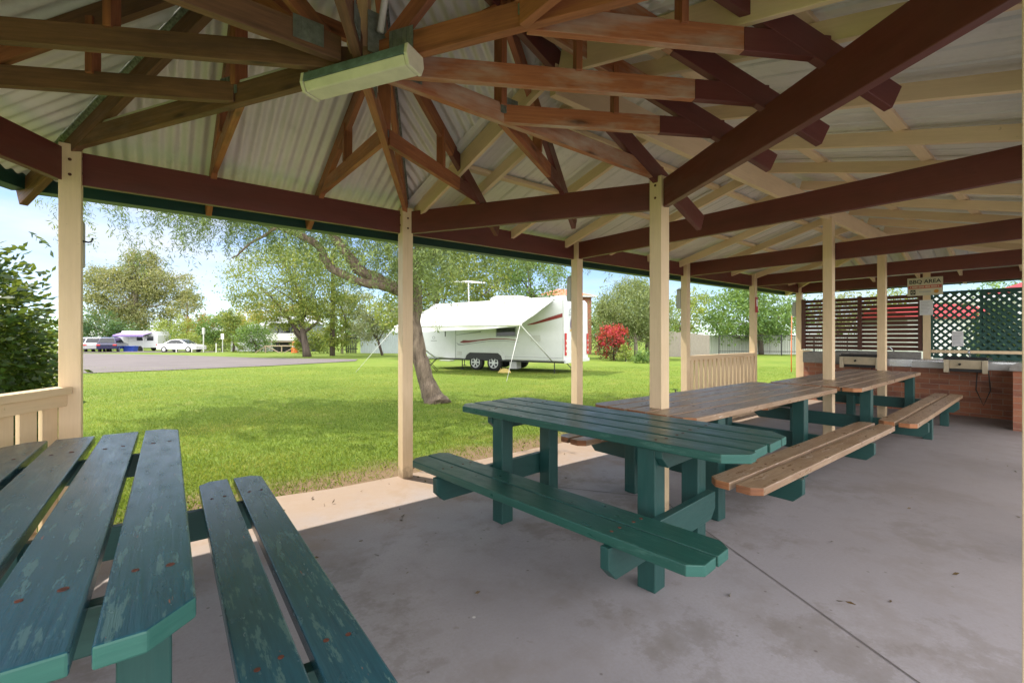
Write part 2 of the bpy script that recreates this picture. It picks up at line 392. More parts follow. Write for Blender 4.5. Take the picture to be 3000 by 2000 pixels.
def text(name, s, size, loc, mat, parent=None, ext=.001, font_bold=0):
    cu = bpy.data.curves.new(name, 'FONT'); cu.body = s; cu.size = size; cu.extrude = ext; cu.offset = font_bold; cu.align_x = 'CENTER'; cu.align_y = 'CENTER'
    cu.materials.append(mat); o = bpy.data.objects.new(name, cu); C.objects.link(o)
    me = bpy.data.meshes.new_from_object(o); me.name = name; mx = Matrix(((0, 0, -1, loc[0]), (-1, 0, 0, loc[1]), (0, 1, 0, loc[2]), (0, 0, 0, 1)))
    bpy.data.objects.remove(o); o = bpy.data.objects.new(name, me); C.objects.link(o); o.matrix_local = mx
    if parent: o.parent = parent
    return o

# ------------------------------------------------------------------ ground
def lawn():
    mb = MB(); deps = [-60, 4, 20, 60, 114, 260, 900]; lats = [-900, -200, -60, 0, 60, 200, 900]
    for i in range(len(deps)-1):
        for j in range(len(lats)-1):
            mb.poly([site3(lats[j+a], deps[i+b]) for a, b in ((0, 0), (1, 0), (1, 1), (0, 1))])
    return mb.build('lawn', M['lawn'])
structure(lawn())
mb = MB()
road = [(-24, 15.5), (-16.5, 17.7), (-14.7, 19.6), (-12.1, 23.0), (-9.7, 28.2), (-10.5, 31), (-18.3, 33.3), (-30.3, 40.4), (-41.7, 44.6), (-64, 46), (-64, 15.5)]
pts = [site3(a, d, .025) for a, d in road]
mb.poly(pts); structure(mb.build('road', M['asphalt']))
mb = MB(); mb.poly([site3(a, d, .03) for a, d in ((-33, 50), (-33, 53), (-78, 57), (-78, 47), (-46, 46.5))])
structure(mb.build('car_park_path', M['asphalt']))
# concrete slab
mb = MB()
slab = [(-.02, .05), (-.6, .07), (-1.05, .16), (-1.6, .18), (-2.25, .14), (-3.5, -1.9), (-2.3, -4.05), (-7, -14), (13, -14), (13, -2.5), (10.0, .06)]  # unseen paving behind the camera extended to bounce sunlight up to the ceiling
slab = [(x, y) for x, y in slab][::-1]
mb.prism(slab, (0, 0, -.16), (1, 0, 0), (0, 1, 0), (0, 0, 1), .16)
def strip(p0, p1, w, z):
    p0, p1 = V((*p0, 0)), V((*p1, 0)); n = V((-(p1-p0).y, (p1-p0).x, 0)).normalized()*(w/2)
    mb.poly([V((q.x, q.y, z)) for q in (p0+n, p0-n, p1-n, p1+n)], 1)
strip((1.32, -1.76), (.02, -4.15), .007, .003); strip((1.32, -1.76), (.16, .04), .007, .003)
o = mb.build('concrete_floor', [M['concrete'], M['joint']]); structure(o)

# ------------------------------------------------------------------ the shelter
SH = thing('picnic_shelter', 'open timber picnic shelter with cream posts, maroon beams and corrugated roof', 'shelter')
Cx, Cy = -1.1, -1.9
HV = {'P1': (-2.19, 0), 'P2': (0, 0), 'Q1': (1.1, -1.9), 'R': (0, -3.783), 'S': (-2.19, -3.8), 'T': (-3.29, -1.9)}
order = ['P1', 'P2', 'Q1', 'R', 'S', 'T']
posts = [HV[k] for k in order] + [(2.24, 0), (4.65, 0), (6.95, 0), (9.14, 0), (4.63, -1.9), (6.95, -1.9), (9.14, -2.06), (2.24, -3.8), (4.65, -3.8), (6.95, -3.8), (9.14, -3.8)]
for i, (x, y) in enumerate(posts):
    top = 2.425 if i not in (10, 11) else 2.70
    mb = MB(); s = .05
    mb.abox(x-s, x+s, y-s, y+s, -.01, top, 0, 'z')
    p = mb.build('post', M['cream'], SH, .004)
    if i < 6:
        m2 = MB()
        for zz in (2.36, 2.27): m2.tube([(x-s-.004, y, zz), (x+s+.004, y, zz)], .009, 8)
        for zz in (2.33, 2.24): m2.tube([(x, y-s-.004, zz), (x, y+s+.004, zz)], .009, 8)
        m2.build('bolt', M['rust'], p)

def member(name, p0, p1, w, h, mat, end=None, bevel=.003):
    mb = MB(); mb.beam(p0, p1, w, h, 0); return mb.build(name, mat, SH, bevel)
BZ = 2.30                                                  # beam centre height, 0.20 deep
def hb(a, b, g=.045, sg=1):
    a, b = V((*a, BZ)), V((*b, BZ)); d = (b-a).normalized(); o_ = V((-d.y, d.x, 0))*(.027*sg); a += o_; b += o_; member('beam', a+d*g, b-d*g, .045, .20, M['maroon'])
for i in range(6): hb(HV[order[i]], HV[order[(i+1) % 6]])
row = [(0, 0), (2.24, 0), (4.65, 0), (6.95, 0), (9.14, 0)]
for a, b in zip(row, row[1:]):
    hb(a, b); hb((a[0], -3.8), (b[0], -3.8), .045, -1)
for x in (2.24, 4.72, 7.04, 9.14):
    member('tie_beam', (x, -.03, BZ+.001), (x, -3.77, BZ+.001), .045, .20, M['maroon'])

# --- corrugated sheets
def clip(poly, a, b_, c):                                  # keep a*x+b*y<=c
    out = []
    for i in range(len(poly)):
        p, q = poly[i], poly[(i+1) % len(poly)]; dp, dq = a*p[0]+b_*p[1]-c, a*q[0]+b_*q[1]-c
        if dp <= 0: out.append(p)
        if (dp < 0 < dq) or (dq < 0 < dp):
            t = dp/(dp-dq); out.append((p[0]+(q[0]-p[0])*t, p[1]+(q[1]-p[1])*t))
    return out
def sheet(poly, zf, ud, prof, step, mat, name='roof_sheet'):
    ux, uy = ud; vx, vy = -uy, ux
    uv = [(p[0]*ux+p[1]*uy, p[0]*vx+p[1]*vy) for p in poly]; u0, u1 = min(a for a, b in uv)+1e-4, max(a for a, b in uv)-1e-4
    n = int((u1-u0)/step)+1; vs, fs = [], []
    for i in range(n+1):
        u = u0+(u1-u0)*i/n; hits = []
        for k in range(len(uv)):
            p, q = uv[k], uv[(k+1) % len(uv)]
            if (p[0]-u)*(q[0]-u) <= 0 and p[0] != q[0]: hits.append(p[1]+(q[1]-p[1])*(u-p[0])/(q[0]-p[0]))
        if not hits: continue
        for v in (min(hits), max(hits)):
            x, y = u*ux+v*vx, u*uy+v*vy; vs.append((x, y, zf(x, y)+prof(u)))
        k = len(vs)
        if k >= 4: fs.append((k-4, k-2, k-1, k-3))
    me = bpy.data.meshes.new(name); me.from_pydata(vs, [], fs); me.materials.append(mat)
    me.polygons.foreach_set('use_smooth', [True]*len(fs))
    o = bpy.data.objects.new(name, me); C.objects.link(o); o.parent = SH; return o
corr = lambda u: .009*math.sin(2*PI*u/.076)
def trim(u):
    f = (u % .19)/.19; return .024 if f < .12 else (.004 if .40 < f < .44 or .68 < f < .72 else 0)
SL, ZB, OV = .5, 2.515, .45
def face_z(n, d0): return lambda x, y: ZB - SL*(n[0]*x+n[1]*y-d0)
hexface = {}
for i in range(6):
    a, b_ = V(HV[order[i]]), V(HV[order[(i+1) % 6]]); d = (b_-a).normalized(); n = (-d.y, d.x)
    d0 = n[0]*a.x+n[1]*a.y; ap = d0-(n[0]*Cx+n[1]*Cy); k = (ap+OV)/ap
    c = V((Cx, Cy)); poly = clip([tuple(c), tuple(c+(a-c)*k), tuple(c+(b_-c)*k)], 1, 0, .10)
    hexface[order[i]] = (n, d0)
    sheet(poly, face_z(n, d0), (d.x, d.y), corr, .0095, M['roofhex'])
RZ, RS = 2.45, .28
zl = lambda x, y: RZ+RS*(-y); zr = lambda x, y: RZ+RS*(y+3.8); ze = lambda x, y: RZ+RS*(9.14-x)
sheet([(0, .45), (9.59, .45), (7.24, -1.9), (0, -1.9)], zl, (1, 0), trim, .0079, M['roofrect'])
sheet([(0, -4.25), (9.59, -4.25), (7.24, -1.9), (0, -1.9)], zr, (1, 0), trim, .0079, M['roofrect'])
sheet([(9.59, .45), (9.59, -4.25), (7.24, -1.9)], ze, (0, 1), trim, .0079, M['roofrect'])
# --- rectangular part: ridge beam, king posts, rafters, battens
member('ridge_beam', (.03, -1.9, 2.765), (7.3, -1.9, 2.765), .05, .18, M['cream'])
for x in (2.17,): member('king_post', (x, -1.9, 2.40), (x, -1.9, 2.674), .09, .09, M['cream'])
def rafter(x, y0, y1, zf, name='rafter'):
    zz = lambda y: zf(x, y)-.033-.046
    member(name, (x, y0, zz(y0)), (x, y1, zz(y1)), .04, .09, M['cream'])
x = .43
while x < 9.0:
    lim = -1.875 if x < 7.2 else -(9.14-x)
    rafter(x, .10, lim, zl); rafter(x, -3.9, -3.8-lim, zr); x += .815
for y in (-.6, -1.3, -1.95, -2.5, -3.2):
    xx = max(7.3, 9.14-min(-y, 3.8+y))
    member('rafter', (9.55, y, ze(9.55, y)-.088), (xx, y, ze(xx, y)-.088), .04, .10, M['cream'])
for sy, zf in ((1, zl), (-1, zr)):
    yy = .40 if sy > 0 else -4.2
    member('hip_rafter', (9.5, yy, zf(9.5, yy)-.09), (7.26, -1.9, 2.88), .045, .13, M['cream'])
    for off in (-.28, .72, 1.42):
        y = -off if sy > 0 else -3.8+off
        member('batten', (.05, y, zf(0, y)-.017), (min(9.4, 9.14-off), y, zf(0, y)-.017), .07, .034, M['cream'])
# lower valley boards that close the gap against the hexagonal roof
member('valley_board', (.10, .0, 2.40), (.06, -1.86, 2.86), .03, .14, M['cream']); member('valley_board', (.10, -3.8, 2.40), (.06, -1.94, 2.86), .03, .14, M['cream'])

# --- hexagon trusses
CZ = 2.45                                                   # chord centre (0.10 deep, rests on the beams)
apex = ZB+SL*1.9
hipz = lambda t: ZB+SL*1.9*t                               # t from 0 at the post to 1 at the apex
for i, k in enumerate(order):
    a = V((*HV[k], 0)); c = V((Cx, Cy, 0)); d = (c-a).normalized(); q = .0024*i
    p0, p1 = a-d*.03, c-d*(.03+.012*i)
    mb = MB(); mb.beam((p0.x, p0.y, CZ+q), (p1.x, p1.y, CZ+q), .038, .10, 0)
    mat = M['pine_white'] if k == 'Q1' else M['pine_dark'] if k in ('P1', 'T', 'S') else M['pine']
    mb.build('bottom_chord', mat, SH, .003)
    t = lambda s: a+(c-a)*s
    s0, s1 = -.26, .985
    e0, e1 = t(s0), t(s1)
    mb = MB(); mb.beam((e0.x, e0.y, hipz(s0)-.085), (e1.x, e1.y, hipz(s1)-.085), .042, .13, 0)
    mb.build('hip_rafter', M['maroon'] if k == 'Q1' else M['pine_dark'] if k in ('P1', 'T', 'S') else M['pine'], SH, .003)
    w = t(.66); mb = MB(); mb.beam((w.x, w.y, CZ+.04), (w.x+.001, w.y, hipz(.66)-.10), .036, .07, 0, up=(d.y, -d.x, 0)); mb.build('truss_web', M['pine'], SH, .003)
    w2 = t(.93); mb = MB(); mb.beam((w.x, w.y, hipz(.66)-.14), (w2.x, w2.y, CZ+.045), .034, .07, 0); mb.build('truss_web', M['pine'], SH, .003)
    if k not in ('Q1',):
        e0, e1 = t(-.05), t(.97)
        mb = MB(); mb.tube([(e0.x, e0.y, hipz(-.05)-.022), (e1.x, e1.y, hipz(.97)-.022)], .036, 10); mb.build('hip_capping', M['hipcap'], SH, 0, True)
    nn = V((-d.y, d.x, 0))
    for pos, zz in ((t(.64), CZ+.045), (t(.9), CZ+.03)):
        for sg in (1, -1):
            mb = MB(); cc = V((pos.x, pos.y, zz))+nn*sg*.0225
            mb.box(cc, d, nn, (0, 0, 1), .115, .002, .09)
            for u in range(5): mb.box(cc+d*(-.046+u*.023)+nn*sg*.0015, (0, 0, 1), d, nn, .085, .009, .005)
            mb.build('nail_plate', M['steel'], SH)
def jack(side, t, full=False):
    i = order.index(side); a, b_ = V((*HV[order[i]], 0)), V((*HV[order[(i+1) % 6]], 0)); d = (b_-a).normalized(); n = V((-d.y, d.x, 0))
    p = a+(b_-a)*t; L_ = 1.87 if full else 1.9*min(t, 1-t)*2-.03
    q = .001*R.uniform(1, 9)
    painted = side in ('Q1', 'P2')
    inner = p-n*L_; outer = p+n*.03
    if painted:
        mid = p-n*.36
        mb = MB(); mb.beam((inner.x, inner.y, CZ+q), (mid.x, mid.y, CZ+q), .035, .095, 0); mb.build('bottom_chord', M['pine_white'] if side == 'Q1' else M['pine'], SH, .003)
        mb = MB(); mb.beam((mid.x, mid.y, CZ+q), (outer.x, outer.y, CZ+q), .036, .0965, 0); mb.build('bottom_chord', M['maroon'], SH, .003)
    else:
        mb = MB(); mb.beam((inner.x, inner.y, CZ+q), (outer.x, outer.y, CZ+q), .035, .095, 0); mb.build('bottom_chord', M['pine_dark'] if side in ('T', 'S') else M['pine'], SH, .003)
    z = lambda s: ZB-SL*s-.07                              # s = distance outward from the beam
    o1 = p+n*(.40 if side != 'Q1' else .34); i1 = p-n*(L_-.02)
    md = p-n*.45
    mb = MB(); mb.beam((o1.x, o1.y, z((o1-p).dot(n))), (md.x, md.y, z(-.45)), .0385, .105, 0); mb.build('rafter', M['maroon'] if painted else M['pine'], SH, .003)
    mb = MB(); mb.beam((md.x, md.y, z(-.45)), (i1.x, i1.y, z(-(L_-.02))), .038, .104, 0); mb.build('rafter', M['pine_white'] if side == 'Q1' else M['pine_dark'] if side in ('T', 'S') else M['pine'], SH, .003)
    w = p-n*(L_*.5); mb = MB(); mb.beam((w.x, w.y, CZ+.04), (w.x+.001, w.y, z(-L_*.5)), .03, .06, 0, up=(n.y, -n.x, 0)); mb.build('truss_web', M['pine'], SH, .002)
for sd in order:
    jack(sd, 1/3); jack(sd, 2/3)
jack('Q1', .5, True); jack('T', .5, True)
# ceiling ties between the jacks, high under the sheet, and hub king post
for sd in order:
    i = order.index(sd); a, b_ = V((*HV[order[i]], 0)), V((*HV[order[(i+1) % 6]], 0)); c = V((Cx, Cy, 0))
    s = .62; p, q = a+(c-a)*s, b_+(c-b_)*s; d = (q-p).normalized(); z = hipz(s)-.085
    mb = MB(); mb.beam((p+d*.03)+V((0, 0, z)), (q-d*.03)+V((0, 0, z)), .035, .085, 0); mb.build('nogging', M['pine'], SH, .002)
mb = MB(); mb.beam((Cx-.02, Cy-.03, 2.47), (Cx-.02, Cy-.03, apex-.12), .085, .085, 0, up=(.5, .86, 0)); mb.build('king_post', M['pine_pale'], SH, .003)
mb = MB(); mb.box((Cx+.03, Cy-.10, 2.53), (0, 0, 1), (1, 0, 0), (0, 1, 0), .17, .08, .004); mb.build('hub_plate', M['steel'], SH)
# conduit along the left hip chord and down to the lamp
a, c = V((*HV['P1'], 0)), V((Cx, Cy, 0)); d = (c-a).normalized(); nn = V((-d.y, d.x, 0))*.0
mb = MB(); mb.tube([tuple(a+d*.25+V((0, 0, 2.512))), tuple(a+d*1.95+V((0, 0, 2.512)))], .011, 8)
mb.tube([(Cx+.03, Cy-.13, 2.52), (Cx+.05, Cy-.2, 2.8), (Cx+.02, Cy-.22, 3.2)], .014, 8); mb.build('conduit', M['pipe'], SH, 0, True)
# gutters with fascia
def gutter(p0, p1):
    p0, p1 = V((*p0, 0)), V((*p1, 0)); d = (p1-p0).normalized(); n = V((-d.y, d.x, 0)); mb = MB()
    prof = [(-.03, 0), (-.03, .13), (-.015, .13), (-.015, .02), (.07, .02), (.085, .035), (.085, .115), (.10, .12), (.10, .03), (.08, .0)]
    for i in range(len(prof)):
        (a, za), (b_, zb) = prof[i], prof[(i+1) % len(prof)]
        mb.poly([p0+n*a+V((0, 0, 2.215+za)), p1+n*a+V((0, 0, 2.215+za)), p1+n*b_+V((0, 0, 2.215+zb)), p0+n*b_+V((0, 0, 2.215+zb))])
    mb.build('gutter', M['gutter'], SH)
def eave(i):
    a, b_ = V(HV[order[i]]), V(HV[order[(i+1) % 6]]); c = V((Cx, Cy)); k = (1.9+OV)/1.9; return tuple(c+(a-c)*k), tuple(c+(b_-c)*k)
for sd in ('R', 'S', 'T'): gutter(*eave(order.index(sd)))
gutter(eave(0)[0], (9.6, .45)); gutter((9.6, .45), (9.6, -4.25)); gutter((9.6, -4.25), (0, -4.25))

# ------------------------------------------------------------------ wall boxes, small fittings
bx = None
for x, lab in ((-2.19, 'grey light box on the outer face of the leftmost cream post'), (2.24, 'grey light box on the post in front of the caravan rear'),
               (4.65, 'grey light box on the post where the slatted balustrade begins'), (9.14, 'grey light box on the far corner post by the slat screen')):
    if bx is None:
        bx = thing('light_box', lab, 'light box', (x, 0, 0), 0, 'grey light boxes on the outer posts')
        mb = MB(); mb.prism([(-.055, 1.70), (.055, 1.70), (.055, 1.98), (.035, 2.01), (-.035, 2.01), (-.055, 1.98)], (0, .053, 0), (1, 0, 0), (0, 0, 1), (0, 1, 0), .07)
        mb.build('housing', M['boxgrey'], bx, .012)
        mb = MB(); mb.prism([(-.045, 1.73), (.045, 1.73), (.045, 1.90), (-.045, 1.90)], (0, .124, 0), (1, 0, 0), (0, 0, 1), (0, 1, 0), .012); mb.build('lens', M['lightgrey'], bx, .004)
    else: dup(bx, (x, 0, 0), 0, lab)
mb = MB(); mb.tube([(-2.14, .03, 1.86), (-2.115, .03, 1.855), (-2.10, .03, 1.862), (-2.095, .03, 1.885)], .005, 6)
tag(mb.build('cup_hook', M['dark'], None, 0, True), 'small dark hook screwed into the leftmost post', 'hook')
t = thing('garden_tap', 'small black garden tap at the foot of a cream post', 'tap', (4.6, .06, 0))
mb = MB(); mb.tube([(-.06, .02, -.05), (-.06, .02, .42)], .012, 8); mb.tube([(-.06, .02, .40), (-.13, .02, .40), (-.145, .02, .36)], .013, 8); mb.build('pipe', M['dark'], t, 0, True)
mb = MB(); mb.tube([(-.10, .02, .41), (-.10, .02, .45)], .008, 6); mb.beam((-.10, -.02, .455), (-.10, .06, .455), .012, .01); mb.build('handle', M['dark'], t)
t = thing('extinguisher_sign', 'narrow red and white sign on the post right of the balustrade', 'sign', (6.95, -.06, 1.85))
mb = MB(); mb.abox(-.045, .045, -.008, .005, -.14, .14, 0, 'z'); mb.build('board', M['red'], t, .002)
mb = MB(); mb.abox(-.03, .03, -.0105, -.0085, -.03, .10, 0, 'z'); mb.build('pictogram', M['white'], t)
# lamp under the hub
t = thing('fluorescent_lamp', 'short fluorescent batten with yellowed diffuser under the roof hub', 'ceiling lamp', (-1.125, -1.955, 2.32), math.atan2(-.53, .30)); t.scale = (.81, .68, .70)
mb = MB(); mb.prism([(-.085, .055), (-.075, .11), (.075, .11), (.085, .055)], (-.33, 0, 0), (0, 1, 0), (0, 0, 1), (1, 0, 0), .66); mb.build('housing', M['lampbody'], t, .003)
mb = MB(); mb.prism([(-.06, 0), (-.084, .052), (.084, .052), (.06, 0)], (-.315, 0, 0), (0, 1, 0), (0, 0, 1), (1, 0, 0), .63); mb.build('diffuser', M['diffuser'], t, .008)
for sg in (-1, 1):
    mb = MB(); mb.prism([(-.063, -.003), (-.088, .053), (-.078, .112), (.078, .112), (.088, .053), (.063, -.003)], (sg*.328-.01, 0, 0), (0, 1, 0), (0, 0, 1), (1, 0, 0), .02); mb.build('end_cap', M['diffuser'], t, .004)

# ------------------------------------------------------------------ balustrades
def balustrade(p0, p1, label, n, pw):
    p0, p1 = V((*p0, 0)), V((*p1, 0)); d = (p1-p0); ln = d.length; ang = math.atan2(d.y, d.x)
    t = thing('balustrade', label, 'balustrade', tuple(p0), ang, 'cream picket balustrades between the posts')
    mb = MB(); mb.abox(.05, ln-.05, -.045, .045, .925, .97); mb.abox(.05, ln-.05, -.018, .018, .855, .924); mb.build('top_rail', M['cream'], t, .004)
    mb = MB(); mb.abox(.05, ln-.05, -.018, .018, .10, .17); mb.build('bottom_rail', M['cream'], t, .004)
    for i in range(n):
        x = .05+(ln-.1)*(i+.5)/n
        mb = MB(); mb.abox(x-pw/2, x+pw/2, -.042, -.020, .06, .90, 0, 'z'); mb.build('picket', M['cream'], t, .002)
    return t
balustrade((-2.19, 0), (-3.29, -1.9), 'cream picket balustrade in front of the leafy bush', 15, .105)
balustrade((4.65, 0), (6.95, 0), 'cream picket balustrade beyond the long wooden tables', 16, .095)

# ------------------------------------------------------------------ picnic tables
def plank(mb, x0, x1, y0, y1, z0, z1, ch=None, end=1):
    """ch: corner cuts dict {(sx,sy): size}"""
    ch = ch or {}; P = []
    for sx, sy, x, y in ((-1, -1, x0, y0), (1, -1, x1, y0), (1, 1, x1, y1), (-1, 1, x0, y1)):
        k = ch.get((sx, sy), 0)
        if not k: P.append((x, y)); continue
        a, b_ = (x-sx*k, y), (x, y-sy*k)
        P += [b_, a] if (sx, sy) in ((-1, -1), (1, 1)) else [a, b_]
    mb.prism(P, (0, 0, z0), (1, 0, 0), (0, 1, 0), (0, 0, 1), z1-z0, 0, side=end)
def table(label, loc, rz, hl, npl, pw, gap, H, benches, frames, topm, endm, legm, bpw, bgap, BH=.43, cut=.09, legy=.25, bleg=(), jit=.012):
    t = thing('picnic_table', label, 'picnic table', (*loc, 0), rz, 'picnic tables in the shelter')
    W = npl*pw+(npl-1)*gap; mb = MB()
    for i in range(npl):
        y0 = -W/2+i*(pw+gap); j0, j1 = R.uniform(-jit, jit), R.uniform(-jit, jit); ch = {}
        if i == 0: ch = {(-1, -1): cut, (1, -1): cut}
        if i == npl-1: ch = {(-1, 1): cut, (1, 1): cut}
        plank(mb, -hl+j0, hl+j1, y0, y0+pw, H-.042, H, ch)
    top = mb.build('tabletop', [topm, endm], t, .005)
    m2 = MB()
    for fx, sd in frames:
        for i in range(npl):
            for k in (.3, .72):
                y = -W/2+i*(pw+gap)+pw*k; x = fx+sd*.07+R.uniform(-.012, .012); m2.tube([(x, y, H-.004), (x, y, H+.0012)], R.uniform(.006, .010), 8)
    m2.build('screw', M['rust'], top)
    for fx, sd in frames:
        for sy in (-1, 1):
            mb = MB(); mb.abox(fx-.05, fx+.05, sy*legy-.05, sy*legy+.05, 0, H-.043, 0, 'z'); mb.build('leg', legm, t, .005)
        mb = MB(); w = W/2-.05; mb.prism([(-w, H-.043), (-w, H-.09), (-w+.06, H-.145), (w-.06, H-.145), (w, H-.09), (w, H-.043)], (fx+sd*.052 if sd > 0 else fx-.052-.042, 0, 0), (0, 1, 0), (0, 0, 1), (1, 0, 0), .042)
        mb.build('top_bearer', legm, t, .004)
        ys = [b_[0] for b_ in benches]; lo = min(ys+[-legy+.0])-(.17 if min(ys) < 0 else .06); hi = max(ys+[legy])+(.17 if max(ys) > 0 else .07)
        zb, zt = BH-.045-.15, BH-.046
        mb = MB(); mb.prism([(lo, zt), (lo, zb+.055), (lo+.055, zb), (hi-.055, zb), (hi, zb+.055), (hi, zt)], (fx+sd*.0515 if sd > 0 else fx-.0515-.045, 0, 0), (0, 1, 0), (0, 0, 1), (1, 0, 0), .045)
        mb.build('bench_bearer', legm, t, .004)
    for by, bx0, bx1 in benches:
        mb = MB(); bw = 2*bpw+bgap
        for i in range(2):
            y0 = by-bw/2+i*(bpw+bgap); c = .05
            ch = {(-1, -1): c, (1, -1): c} if i == 0 else {(-1, 1): c, (1, 1): c}
            plank(mb, bx0+R.uniform(-jit, jit), bx1+R.uniform(-jit, jit), y0, y0+bpw, BH-.045, BH, ch)
        bo = mb.build('bench_seat', [topm, endm], t, .005)
        m2 = MB()
        for fx, sd in frames:
            for i in range(2):
                for k in (.3, .7):
                    y = by-bw/2+i*(bpw+bgap)+bpw*k; x = fx+sd*.07+R.uniform(-.01, .01); m2.tube([(x, y, BH-.004), (x, y, BH+.0012)], .008, 8)
        m2.build('screw', M['rust'], bo)
    for lx, ly in bleg:
        mb = MB(); mb.abox(lx-.045, lx+.045, ly-.045, ly+.045, 0, BH-.046, 0, 'z'); mb.build('bench_leg', legm, t, .004)
    return t
# worn blue-green table close to the camera
table('scuffed dark green picnic table closest to the cream picket balustrade', (-2.05, -1.70), math.radians(-91.4), 1.10, 4, .148, .028, .75,
      [(.585, -1.03, 1.12), (-.585, -1.05, 1.1)], [(-.62, -1), (.75, 1)], M['greenworn'], M['greenend'], M['greenleg'], .142, .028, .43, .075)
# green table in the middle
table('glossy green picnic table with one bench in the middle of the floor', (.375, -1.915), math.radians(-85.4), 1.01, 4, .155, .022, .765,
      [(-.57, -1.02, 1.0)], [(-.60, -1), (.53, 1)], M['green'], M['greenend'], M['greenleg'], .145, .012, .43, .09, .235)
# long weathered tables round the middle posts
table('long weathered timber table whose near end touches the green table', (2.24, -1.875), 0, 1.38, 5, .152, .02, .75,
      [(-.705, -1.44, 1.46), (.69, -1.35, 1.44)], [(-.95, 1), (.58, 1)], M['wtop'], M['wend'], M['greenleg'], .132, .032, .43, .06, .345)
table('farther weathered timber table that reaches towards the brick barbecue', (5.34, -1.97), math.radians(1.6), 1.62, 5, .155, .02, .75,
      [(-.675, -1.45, 2.0), (.68, -1.4, 1.6)], [(-1.02, 1), (1.3, 1)], M['wtop'], M['wend'], M['greenleg'], .135, .03, .43, .06, .345, [(.38, -.66), (1.7, -.66)])

# ------------------------------------------------------------------ barbecue end
t = thing('slat_screen', 'dark red-brown horizontal slat screen at the far end', 'screen', (9.14, 0, 0))
for y0, y1 in ((-.055, -.115), (-1.035, -1.10), (-1.94, -2.005)):
    mb = MB(); mb.abox(-.03, .03, y1, y0, 1.0, 2.055, 0, 'z'); mb.build('stile', M['slat'], t, .002)
for i in range(13):
    z = 1.005+i*.0805
    mb = MB(); mb.abox(.031, .050, -2.0, -.06, z, z+.067, 0, 'y'); mb.build('slat', M['slat'], t, .002)
def lattice(label, X, y0, y1, z0, z1, step=.116):
    t = thing('lattice_panel', label, 'lattice', (X, 0, 0), 0, 'green lattice panels')
    for sg, xo in ((1, 0), (-1, .009)):
        mb = MB(); H = z1-z0; c = y0-H
        k = int((y1-y0+2*H)/step)+1
        for i in range(k+1):
            s = y0-H+i*step
            a, b_ = (s, z0), (s+H, z1)
            if sg < 0: a, b_ = (s+H, z0), (s, z1)
            P = []
            ya, za, yb, zb = a[0], a[1], b_[0], b_[1]
            lo, hi = 0, 1
            for lim, sgn in ((y0, 1), (y1, -1)):
                d = (yb-ya)*sgn; e = (ya-lim)*sgn
                if d > 0: lo = max(lo, -e/d)
                else: hi = min(hi, -e/d)
            if hi-lo < .02: continue
            p = lambda q: V((xo, ya+(yb-ya)*q, za+(zb-za)*q))
            mb.beam(p(lo), p(hi), .036, .008, 0, up=(1, 0, 0))
        mb.build('lath_layer', M['lattice'], t)
    for a in ((y0-.02, y0+.02, z0, z1), (y1-.02, y1+.02, z0, z1)):
        mb = MB(); mb.abox(-.012, .022, *a, 0, 'z'); mb.build('frame_stile', M['lattice'], t, .002)
    for z in (z0, z1):
        mb = MB(); mb.abox(-.012, .022, y0+.02, y1-.02, z-.02, z+.02, 0, 'y'); mb.build('frame_rail', M['lattice'], t, .002)
    return t
lattice('dark green diamond lattice right of the sign post', 9.14, -3.76, -2.12, .90, 2.04)
lattice('second dark green lattice standing behind the right end of the lattice', 9.42, -3.9, -2.72, .95, 2.03)
mb = MB(); mb.abox(9.10, 9.17, -3.75, -2.12, .98, 1.03, 0, 'y'); tag(mb.build('shelf_rail', M['cream'], None, .003), 'cream timber rail running under the green lattice', 'rail')

t = thing('brick_barbecue_counter', 'red brick barbecue counter with steel and stone bench top', 'counter', (0, 0, 0))
mb = MB(); mb.abox(8.42, 9.06, -3.2, -.72, 0, .74, 0, 'y'); mb.abox(8.58, 9.05, -.718, -.27, 0, .738, 0, 'y'); mb.build('brick_base', M['brick'], t)
mb = MB(); mb.abox(8.40, 8.416, -3.18, -1.98, .745, .845, 0, 'y'); mb.build('fascia', M['lightgrey'], t, .002)
mb = MB(); mb.abox(8.44, 9.05, -3.2, -1.62, .743, .875, 0, 'y'); mb.build('steel_top', M['stainless'], t, .004)
mb = MB(); mb.abox(8.40, 9.05, -1.615, -.95, .743, .80, 0, 'y'); mb.abox(9.0, 9.06, -2.0, -.70, .80, .99, 0, 'y'); mb.build('stone_top', M['stone'], t, .006)
mb = MB(); mb.abox(8.50, 8.99, -.94, -.28, .743, .96, 0, 'y'); mb.build('stone_block', M['stone'], t, .02)
mb = MB(); mb.abox(8.96, 9.07, -.262, -.06, 0, .98, 0, 'y'); mb.build('end_wall', M['cream'], t)
mb = MB(); mb.tube([(9.03, -1.62, .99), (9.0, -1.55, 1.08), (8.97, -1.48, 1.02), (8.9, -1.5, .9)], .01, 6); mb.tube([(9.0, -2.62, .876), (9.0, -2.62, 1.0), (8.93, -2.62, 1.03), (8.86, -2.62, .99)], .011, 8); mb.build('tap', M['stainless'], t, 0, True)
t = thing('brick_pier', 'brick pier with grey stone cap at the right edge', 'pier', (0, 0, 0))
mb = MB(); mb.abox(7.30, 8.418, -3.75, -3.225, 0, .80, 0, 'y'); mb.build('brick_base', M['brick'], t)
mb = MB(); mb.abox(7.26, 8.43, -3.78, -3.19, .803, .87, 0, 'y'); mb.build('stone_cap', M['stone'], t, .006)
